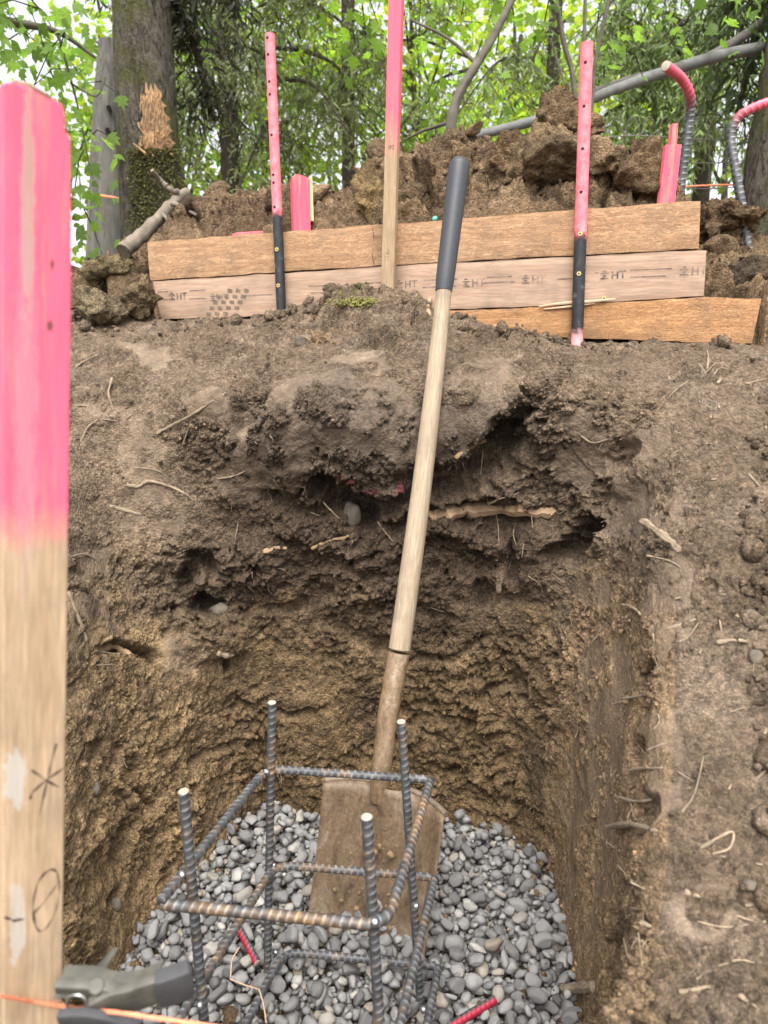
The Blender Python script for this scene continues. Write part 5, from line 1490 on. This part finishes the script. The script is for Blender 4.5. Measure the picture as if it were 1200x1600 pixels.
def m_bark(name, c1, c2, moss=.5):
    m, nt, b = mat(name); n = N(nt); raw = n.coord()
    g = n.noise(n.coord(scale=(1, 1, .35)), 42, 8, .75, 1.2); g2 = n.noise(raw, 110, 4, .7)
    c = n.ramp(g, [(.38, c1), (.60, c2)]); c = n.mix(1.0, c, n.ramp(g2, [(.3, .7), (.7, 1.3)]), 'MULTIPLY')
    mo = n.ramp(n.noise(raw, 5, 6, .7), [(.60 - .25 * moss, 0), (.72 - .2 * moss, .85)])
    mc = n.ramp(g2, [(.3, (.06, .065, .018)), (.7, (.17, .17, .055))])
    n.l(n.mix(mo, c, mc), b.inputs['Base Color']); b.inputs['Roughness'].default_value = .95; b.inputs['Specular IOR Level'].default_value = .15
    n.l(n.bump(n.math('ADD', g, n.math('MULTIPLY', g2, .5)), 1.0, .05), b.inputs['Normal'])
    return m
M_BK1 = m_bark('grey_mossy_bark', (.035, .030, .023), (.23, .20, .165), .55)
M_BK2 = m_bark('dark_bark', (.045, .037, .030), (.12, .10, .08), .3)
def tube_obj(name, pts_, rad, m, parent, n=12, seed=0, rough_=.08, step=.05):
    v, f = bark_tube(pts_, rad, n, seed, rough_, step); return link(name, mesh_np(name, v, f, m), parent)

def leafy_tree(label, base_, trunk_h, crown_c, crown_r, n_clump, per, size, col, lean=0., seed=1, group='leafy trees behind the heap', spread=.34, tr=.07, shape=KITE):
    g = np.random.default_rng(seed)
    e = empty('leafy_tree', label, 'tree', base_, group)
    cc_ = np.array(crown_c); rr = np.array(crown_r)
    top = cc_ - np.array(base_) + np.array((0, 0, rr[2] * .5))
    mid = top * .5 + np.array((lean, 0, 0))
    tube_obj('trunk', smooth_path([(0, 0, -.3), mid * .6, mid, top], 6), [tr, tr * .8, tr * .55, tr * .25], M_BK2, e, 10, seed, .1, .15)
    u = g.normal(size=(n_clump, 3)); u /= np.linalg.norm(u, axis=1)[:, None]
    cl = cc_ + u * rr * (g.uniform(.25, 1, (n_clump, 1)) ** .5)
    mb = MB()
    for c_ in cl[::3]:
        t_ = g.uniform(.35, .95); a_ = Vector(top * t_); b_ = Vector(c_ - np.array(base_)); md_ = (a_ + b_) / 2 + Vector(g.normal(size=3)) * .1 + Vector((0, 0, .1))
        mb.tube([a_, md_, b_], [tr * .28, tr * .18, .006], 5, False)
    link('limbs', mb.mesh('limbs', M_BK2), e)
    n = n_clump * per
    pos = np.repeat(cl, per, 0) + g.normal(size=(n, 3)) * spread * np.array((1, 1, .55)) * np.repeat(g.uniform(.6, 1.3, (n_clump, 1)), per, 0)
    dirs = g.normal(size=(n, 3)) * (1, 1, .5) + (0, 0, -.6)
    clc = np.repeat(g.uniform(.75, 1.3, (n_clump, 1)), per, 0)
    cols = np.array(col) * clc * g.uniform(.7, 1.35, (n, 1)) * (1 + g.normal(size=(n, 1)) * .0)
    cols[:, 0] *= g.uniform(.8, 1.3, n)
    me = leaf_mesh('crown', pos - np.array(base_), dirs, size * g.uniform(.6, 1.3, n), cols, shape, aspect=1.25)
    link('crown', me, e)
    return e

def conifer(label, base_, h_, tr, branches, seed, col=(.055, .085, .035), group=None, droop=.5, twig=26, per=22, trunk_m=None, trunk_pts=None):
    """branches: list of (start (x,y,z), end (x,y,z)) in world coordinates; curtains of hanging sprays"""
    g = np.random.default_rng(seed); b0 = np.array(base_)
    e = empty('conifer_tree', label, 'tree', base_, group)
    tp = trunk_pts or [(0, 0, -.3), (0.02, 0, h_ * .5), (0, 0, h_)]
    tube_obj('trunk', smooth_path(tp, 8), [tr * 1.15, tr, tr * .8, tr * .5], trunk_m or M_BK2, e, 20, seed, .07, .06)
    mb = MB(); P_, D_, S_, C_ = [], [], [], []
    for a_, b_ in branches:
        a_, b_ = np.array(a_) - b0, np.array(b_) - b0
        md_ = (a_ + b_) / 2 + (0, 0, .12 * np.linalg.norm(b_ - a_)); L = np.linalg.norm(b_ - a_)
        path = smooth_path([a_, md_, b_], 8); m_ = len(path)
        mb.tube([Vector(p) for p in path], [tr * .20 * (1 - .85 * k / (m_ - 1)) + .004 for k in range(m_)], 6, False)
        tone_ = g.uniform(.7, 1.3)
        for t in g.uniform(.12, 1, twig):
            p = np.array(path[int(t * (m_ - 1))]); ln = g.uniform(.35, 1.0) * droop * (1 - .3 * t)
            sd_ = g.normal(size=3) * (.22, .22, .05)
            ks = np.linspace(0, 1, per)
            tw = p + ks[:, None] * np.array((sd_[0], sd_[1], -ln)) + (0, 0, .04) * np.sin(ks * 3)[:, None]
            tw = tw + g.normal(size=(per, 3)) * .022
            P_.append(tw); dd = g.normal(size=(per, 3)) * (.8, .8, .4) + np.array((sd_[0], sd_[1], -.9)); D_.append(dd)
            S_.append(g.uniform(.04, .085, per)); C_.append(np.array(col) * tone_ * g.uniform(.65, 1.4, (per, 1)))
    link('limbs', mb.mesh('limbs', M_BK2), e)
    if P_:
        link('foliage', leaf_mesh('foliage', np.vstack(P_), np.vstack(D_), np.concatenate(S_), np.vstack(C_), KITE, M_NEEDLE, .30), e)
    return e
def bp(*a): return tuple(P(a[0], a[1], Y=a[2]))

# the wounded tree at left
tb = P(240, 385, Y=3.5); tt = P(219, -40, Y=3.55); dz_ = tt - tb
tr_ = .122
up2 = dz_ / np.linalg.norm(dz_)
wt = conifer('big mossy trunk with a torn pale wound in its bark', tb, 6, tr_, [(bp(262, -30, 3.6), bp(335, 190, 3.9)), (bp(250, -90, 3.6), bp(300, 70, 3.8)), (bp(240, -200, 3.5), bp(380, 40, 4.2))], 41, (.030, .032, .02), None, .22, 60, 14, M_BK1,
             [tuple(up2 * -.5), tuple(up2 * .0), tuple(up2 * .6), tuple(up2 * 1.2), tuple(up2 * 2.4), tuple(up2 * 5)])
# wound: torn wood plate with hanging splinters, and a mossy collar below
M_WND = m_wood('torn_sapwood', (.20, .11, .055), (.46, .29, .15), 1.6, axis='Z', rough=.85)
tbv = Vector(tb)
def on_trunk(px_, py_, out):
    r = Vector(ray(px_, py_)); ax_ = Vector(up2); o = tbv
    # nearest crossing with the trunk cylinder
    d_ = r - ax_ * r.dot(ax_); w = -o + ax_ * o.dot(ax_); R_ = tr_ * 1.04 + out + .012
    A_, B2, C2 = d_.dot(d_), 2 * d_.dot(w), w.dot(w) - R_ * R_
    disc_ = B2 * B2 - 4 * A_ * C2
    s_ = (-B2 - math.sqrt(max(0, disc_))) / (2 * A_)
    return r * s_ - tbv
mb = MB(); gsp = np.random.default_rng(5)
rows_, cols_ = 15, 14
vs, fs = [], []
for i in range(rows_):
    y_ = 140 + i * (232 - 140) / (rows_ - 1)
    xl = 217 + 5 * math.sin(i * 1.3) + 9 * (1 - i / 14) ** 2; xr = 246 + 5 * math.sin(i * 2.1) + 26 * (i / 14) ** .7
    for j in range(cols_):
        vs.append(on_trunk(xl + (xr - xl) * j / (cols_ - 1), y_ + gsp.uniform(-1.5, 1.5) + (gsp.uniform(-12, 8) if i == 0 else 0), -.004 + .005 * gsp.random() * (1 if 0 < j < cols_ - 1 else 0)))
for i in range(rows_ - 1):
    for j in range(cols_ - 1): fs.append((i * cols_ + j, i * cols_ + j + 1, (i + 1) * cols_ + j + 1, (i + 1) * cols_ + j))
mb.add(vs, fs)
wo_ = link('wound', mb.mesh('wound', M_WND, False), wt)
mb = MB()
for k in range(150):
    y_ = gsp.uniform(145, 238); x_ = gsp.uniform(219, 250 + 24 * (y_ - 140) / 95); ln = gsp.uniform(6, 24)
    if y_ > 212: a2, b2_ = (x_, y_), (x_ + gsp.uniform(-16, 16), y_ + gsp.uniform(-2, 10))
    else: a2, b2_ = (x_, y_), (x_ + gsp.uniform(-2, 2), y_ + ln)
    a_, b_ = on_trunk(*a2, .0), on_trunk(*b2_, gsp.uniform(.0, .012) if y_ < 205 else gsp.uniform(.0, .03))
    mb.tube([a_, (a_ + b_) / 2, b_], [.0016, .0024, .0006], 4)
mb.tube([on_trunk(208, 224, .02), on_trunk(228, 240, .045)], [.003, .006], 5)
link('splinters', mb.mesh('splinters', M_WND, False), wo_)
mb_v, mb_f = [], 0
g_ = np.random.default_rng(6); pts_ = np.array([on_trunk(x_, y_, .008)[:] for x_, y_ in zip(g_.uniform(202, 284, 2600), 232 + g_.power(.7, 2600) * 130)])
dirs_ = g_.normal(size=(2600, 3)) * (.6, .6, .3) + (0, -.5, -.4)
cols_m = np.array((.12, .115, .04)) * g_.uniform(.5, 1.5, (2600, 1))
link('moss', leaf_mesh('moss', pts_, dirs_, g_.uniform(.008, .022, 2600), cols_m, KITE, M_NEEDLE, .6), wt)
# weathered grey post
pb, ptp = P(170, 410, Y=3.9), P(172, 60, Y=4.0)
po = empty('old_post', 'weathered grey leaning post beside the wounded tree', 'post', pb)
M_PO = m_wood('weathered_post', (.05, .048, .042), (.17, .165, .15), .35, axis='Z', rough=.95)
tube_obj('post', [tuple(np.zeros(3)), tuple((P(172, 230, Y=3.95) - pb)), tuple((P(176, 70, Y=4.0) - pb))], [.110, .092, .070], M_PO, po, 26, 9, .05, .03)
mb = MB()
for x_, y_ in [(170, 168), (168, 203), (181, 207), (160, 300), (158, 320), (163, 345), (172, 300)]:
    mb.tube([Vector(P(x_, y_, Y=3.85) - pb), Vector(P(x_, y_, Y=3.90) - pb)], .012 if y_ < 250 else .022, 8)
link('knot_hole', mb.mesh('knot_hole', M_DARK), po)
string('orange_twine', 'orange twine wrapped round the weathered post', [P(146, 305, Y=3.80), P(160, 306, Y=3.76), P(180, 309, Y=3.76), P(200, 316, Y=3.80)], .006, n=6, twist=False)
# mossy trunk at the right edge
conifer('mossy trunk at far right behind the hooked bar', P(1215, 330, Y=3.0), 6, .12, [(bp(1210, -120, 3.2), bp(1120, 60, 3.4)), (bp(1215, -60, 3.3), bp(1150, 190, 3.5))], 57, (.05, .075, .03), None, .5, 40, 18, M_BK1,
        [(.03, 0, -.5), (0.0, 0, .1), (.03, 0, .5), (.06, .05, 1.2), (.08, .1, 5)])
def fan(x0_, x1_, y0_, y1_, Y0, n, g):
    out = []
    for _ in range(n):
        xa = g.uniform(x0_, x1_); ya = g.uniform(y0_ - 160, y1_ - 60)
        out.append((bp(xa, ya - 30, Y0 + g.uniform(-.3, .5)), bp(xa + g.uniform(-130, 130), ya + g.uniform(10, 90), Y0 + g.uniform(-.8, .6))))
    return out
g1_ = np.random.default_rng(71)
conifer('dark drooping conifer between the wounded tree and left steel stake', P(365, 420, Y=5.5), 8, .06, fan(270, 560, 0, 300, 5.4, 26, g1_), 72, (.13, .155, .07), 'drooping conifers behind the heap', .75)
conifer('dark drooping conifer behind the middle wooden stake', P(545, 420, Y=6.5), 9, .05, fan(430, 660, 0, 260, 6.4, 9, g1_), 73, (.12, .15, .06), 'drooping conifers behind the heap', .7)
conifer('drooping conifer behind the fallen pole', P(850, 420, Y=6.0), 9, .045, fan(720, 900, 20, 240, 6.0, 6, g1_), 74, (.14, .18, .07), 'drooping conifers behind the heap', .6)
conifer('feathery conifer behind the wire fence', P(1085, 420, Y=5.2), 8, .05, fan(950, 1230, 130, 330, 5.0, 20, g1_), 75, (.15, .20, .08), 'drooping conifers behind the heap', .55)
YG, MG = (.25, .36, .055), (.16, .25, .055)  # leaf greens raised to stand for sunlight on the background trees
def lt(label, x_, y_, Y, rx, rz, ncl, per, size, col, seed, **k):
    c_ = P(x_, y_, Y=Y); b_ = (c_[0] + .2, Y, .2)
    return leafy_tree(label, b_, 2, c_, (rx, .9, rz), ncl, per, size, col, seed=seed, **k)
lt('sparse maple in the gap left of the weathered post', 60, 300, 7.5, 1.2, 1.5, 16, 50, .09, MG, 81, spread=.28)
lt('bright leafy tree behind the drooping conifer', 400, 180, 9.5, 2.2, 1.9, 64, 90, .10, YG, 82)
lt('bright leafy tree behind the middle wooden stake', 640, 140, 9.0, 1.7, 1.8, 60, 90, .09, YG, 83)
lt('yellow green tree behind the fallen pole and heap top', 800, 150, 10.0, 1.6, 1.8, 50, 90, .10, (.32, .42, .065), 84)
lt('leafy tree behind the holed steel stake', 930, 200, 11.0, 1.5, 1.6, 24, 90, .11, MG, 85)
lt('leafy tree behind the wire fence', 1130, 200, 10.5, 1.6, 1.9, 28, 90, .11, MG, 86)
lt('darker tree filling the gap behind the wounded trunk', 270, 220, 8.5, 1.4, 1.6, 20, 90, .09, MG, 87)
M_STEM = m_simple('sapling_bark', (.10, .088, .068), .9, .4, 30, 0, .004)
lt('leafy tree well left of the weathered post', -330, 200, 8.0, 1.8, 1.9, 44, 90, .10, MG, 88)
lt('leafy tree on the far left beyond the slope', -900, 180, 8.5, 2.2, 2.0, 50, 90, .11, YG, 89)
lt('leafy tree well right of the mossy trunk', 1520, 200, 8.5, 1.8, 1.9, 44, 90, .10, MG, 90)
lt('leafy tree on the far right beyond the slope', 2050, 180, 9.0, 2.2, 2.0, 50, 90, .11, YG, 95)
# saplings in front, with stems that can be followed
def sapling(label, stems, clusters, seed, size=.085, col=(.17, .27, .05), shape=LOBED, group=None, name='sapling', m=None):
    g = np.random.default_rng(seed); org = P(stems[0][0][0][0], stems[0][0][0][1], Y=stems[0][0][0][2])
    e = empty(name, label, 'tree', org, group)
    for pts_, w_ in stems:
        pth = smooth_path([P(*p[:2], Y=p[2]) - org for p in pts_], 6); n_ = len(pth)
        mb = MB(); mb.tube([Vector(p) for p in pth], [(w_[0] + (w_[1] - w_[0]) * k / (n_ - 1)) / 2 * pts_[0][2] / F for k in range(n_)], 9)
        link('stem', mb.mesh('stem', m or M_STEM), e)
    PP, DD = [], []; mb = MB()
    for (x_, y_, Y, rx, ry, n_) in clusters:
        c_ = P(x_, y_, Y=Y); k = Y / F
        q_ = c_ + g.normal(size=(n_, 3)) * (rx * k * .55, .18, ry * k * .55); PP.append(q_ - org)
        DD.append(g.normal(size=(n_, 3)) * (1, .8, .4) + (0, -.35, -.7))
        for w in range(max(2, n_ // 12)):
            a_, b_ = Vector(q_[g.integers(n_)] - org), Vector(q_[g.integers(n_)] - org); mb.tube([a_, (a_ + b_) / 2 + Vector((0, 0, .03)), b_], [.003, .0025, .0015], 4, False)
    PP, DD = np.vstack(PP), np.vstack(DD); n_ = len(PP)
    link('twigs', mb.mesh('twigs', M_BK2), e, kind='stuff')
    link('crown', leaf_mesh('crown', PP, DD, size * g.uniform(.6, 1.25, n_), np.array(col) * g.uniform(.65, 1.45, (n_, 1)) * (1, 1, 1), shape), e)
    return e
sapling('maple branch overhanging from the left with lobed leaves', [([(-60, 20, 3.0), (20, 35, 3.0), (90, 50, 3.05), (150, 90, 3.1)], (16, 4)), ([(90, 50, 3.05), (120, 160, 3.1), (140, 260, 3.15)], (4, 2)), ([(110, 130, 3.1), (150, 150, 3.1), (165, 120, 3.1)], (3, 2))],
        [(50, 55, 3.0, 75, 50, 80), (110, 100, 3.05, 36, 36, 16), (20, 20, 2.9, 60, 40, 40), (135, 210, 3.1, 22, 70, 16), (130, 330, 3.3, 14, 60, 22), (125, 260, 3.2, 16, 50, 12)], 91, .058, (.17, .27, .075), name='maple_branch')
sapling('crooked sapling rising from the heap with bright leaves', [([(704, 230, 2.7), (706, 185, 2.7), (718, 145, 2.72), (745, 100, 2.75), (772, 55, 2.8), (805, -10, 2.85)], (17, 10)), ([(706, 190, 2.7), (660, 205, 2.8), (630, 220, 2.85)], (6, 3)), ([(745, 100, 2.75), (700, 60, 2.8), (640, 30, 2.8)], (6, 3))],
        [(575, 30, 2.7, 40, 40, 26), (660, 40, 3.4, 70, 50, 40), (545, 60, 2.7, 20, 36, 10), (760, 15, 3.0, 70, 25, 26), (690, 130, 3.2, 60, 50, 20), (790, 90, 3.2, 50, 40, 12)], 92, .044, (.15, .25, .045))
sapling('clump of thin upright stems behind the holed steel stake', [([(906, 240, 2.6), (895, 120, 2.6), (882, 70, 2.6), (864, -20, 2.6)], (8, 7)), ([(908, 240, 2.65), (912, 100, 2.65), (915, -20, 2.65)], (6, 5)), ([(910, 230, 2.7), (925, 160, 2.7), (930, 100, 2.7), (956, -20, 2.7)], (7, 5)), ([(900, 200, 2.6), (885, 140, 2.6), (860, 60, 2.65)], (4, 3))],
        [(930, 40, 2.9, 60, 40, 22), (1090, 36, 2.8, 60, 30, 16), (1000, 12, 2.9, 70, 20, 16), (1170, 15, 2.8, 40, 20, 20), (960, 95, 2.75, 30, 25, 14), (860, 20, 2.7, 30, 25, 14)], 93, .044, (.14, .23, .055))
# fallen pole and bare limb
mb = MB(); pth = smooth_path([P(735, 214, Y=2.75), P(850, 184, Y=2.8), P(960, 140, Y=2.9), P(1060, 106, Y=3.0), P(1150, 82, Y=3.1), P(1290, 62, Y=3.2)], 6)
v, f = bark_tube(pth, [.015, .018, .021, .023], 14, 17, .04, .03)
link('fallen_pole', mesh_np('fallen_pole', v - pth[0], f, m_simple('smooth_grey_pole', (.13, .132, .125), .8, .4, 20, 0, .004)), None, 'long smooth grey pole fallen across the back of the heap', 'pole', loc=pth[0])
pth = smooth_path([P(905, 150, Y=3.0), P(980, 125, Y=3.05), P(1080, 100, Y=3.1), P(1140, 70, Y=3.15), P(1195, 30, Y=3.2), P(1230, -20, Y=3.25)], 6)
v, f = bark_tube(pth, [.010, .014, .018, .020], 12, 18, .06, .03)
link('fallen_limb', mesh_np('fallen_limb', v - pth[0], f, m_simple('grey_limb_bark', (.10, .09, .08), .9, .4, 25, 0, .006)), None, 'bent grey limb rising above the fallen pole', 'branch', loc=pth[0])
# wire fence
fe = empty('wire_fence', 'rusty woven wire fence with looped top behind the hooked bars', 'fence', P(1040, 330, Y=3.3)); fo = Vector(fe.location)
M_WIRE = m_simple('fence_wire', (.16, .14, .13), .6, .3, 50, .5)
def fw(x_, y_): return Vector(P(x_, y_, Y=3.3)) - fo
for y_ in (215, 252, 292, 318):
    mb = MB(); mb.tube([fw(x_, y_ + 3 * math.sin(x_ * .03)) for x_ in range(915, 1270, 16)], .0022, 5); link('line_wire', mb.mesh('line_wire', M_WIRE), fe)
for k, x_ in enumerate(range(925, 1260, 26)):
    mb = MB(); mb.tube([fw(x_ + 2 * math.sin(k), y_) for y_ in range(345, 190, -20)], .0018, 5)
    link('stay_wire', mb.mesh('stay_wire', M_WIRE), fe)
    mb = MB(); mb.tube([fw(x_ + 26 * t_ - 2, 214 - 32 * math.sin(math.pi * t_)) for t_ in np.linspace(0, 1, 9)], .0018, 5); link('loop_wire', mb.mesh('loop_wire', M_WIRE), fe)
string('orange_twine', 'faded orange twine strung along the wire fence', [P(930, 296, Y=3.25), P(1010, 294, Y=3.25), P(1100, 290, Y=3.25), P(1230, 286, Y=3.25)], .004, n=5, twist=False)
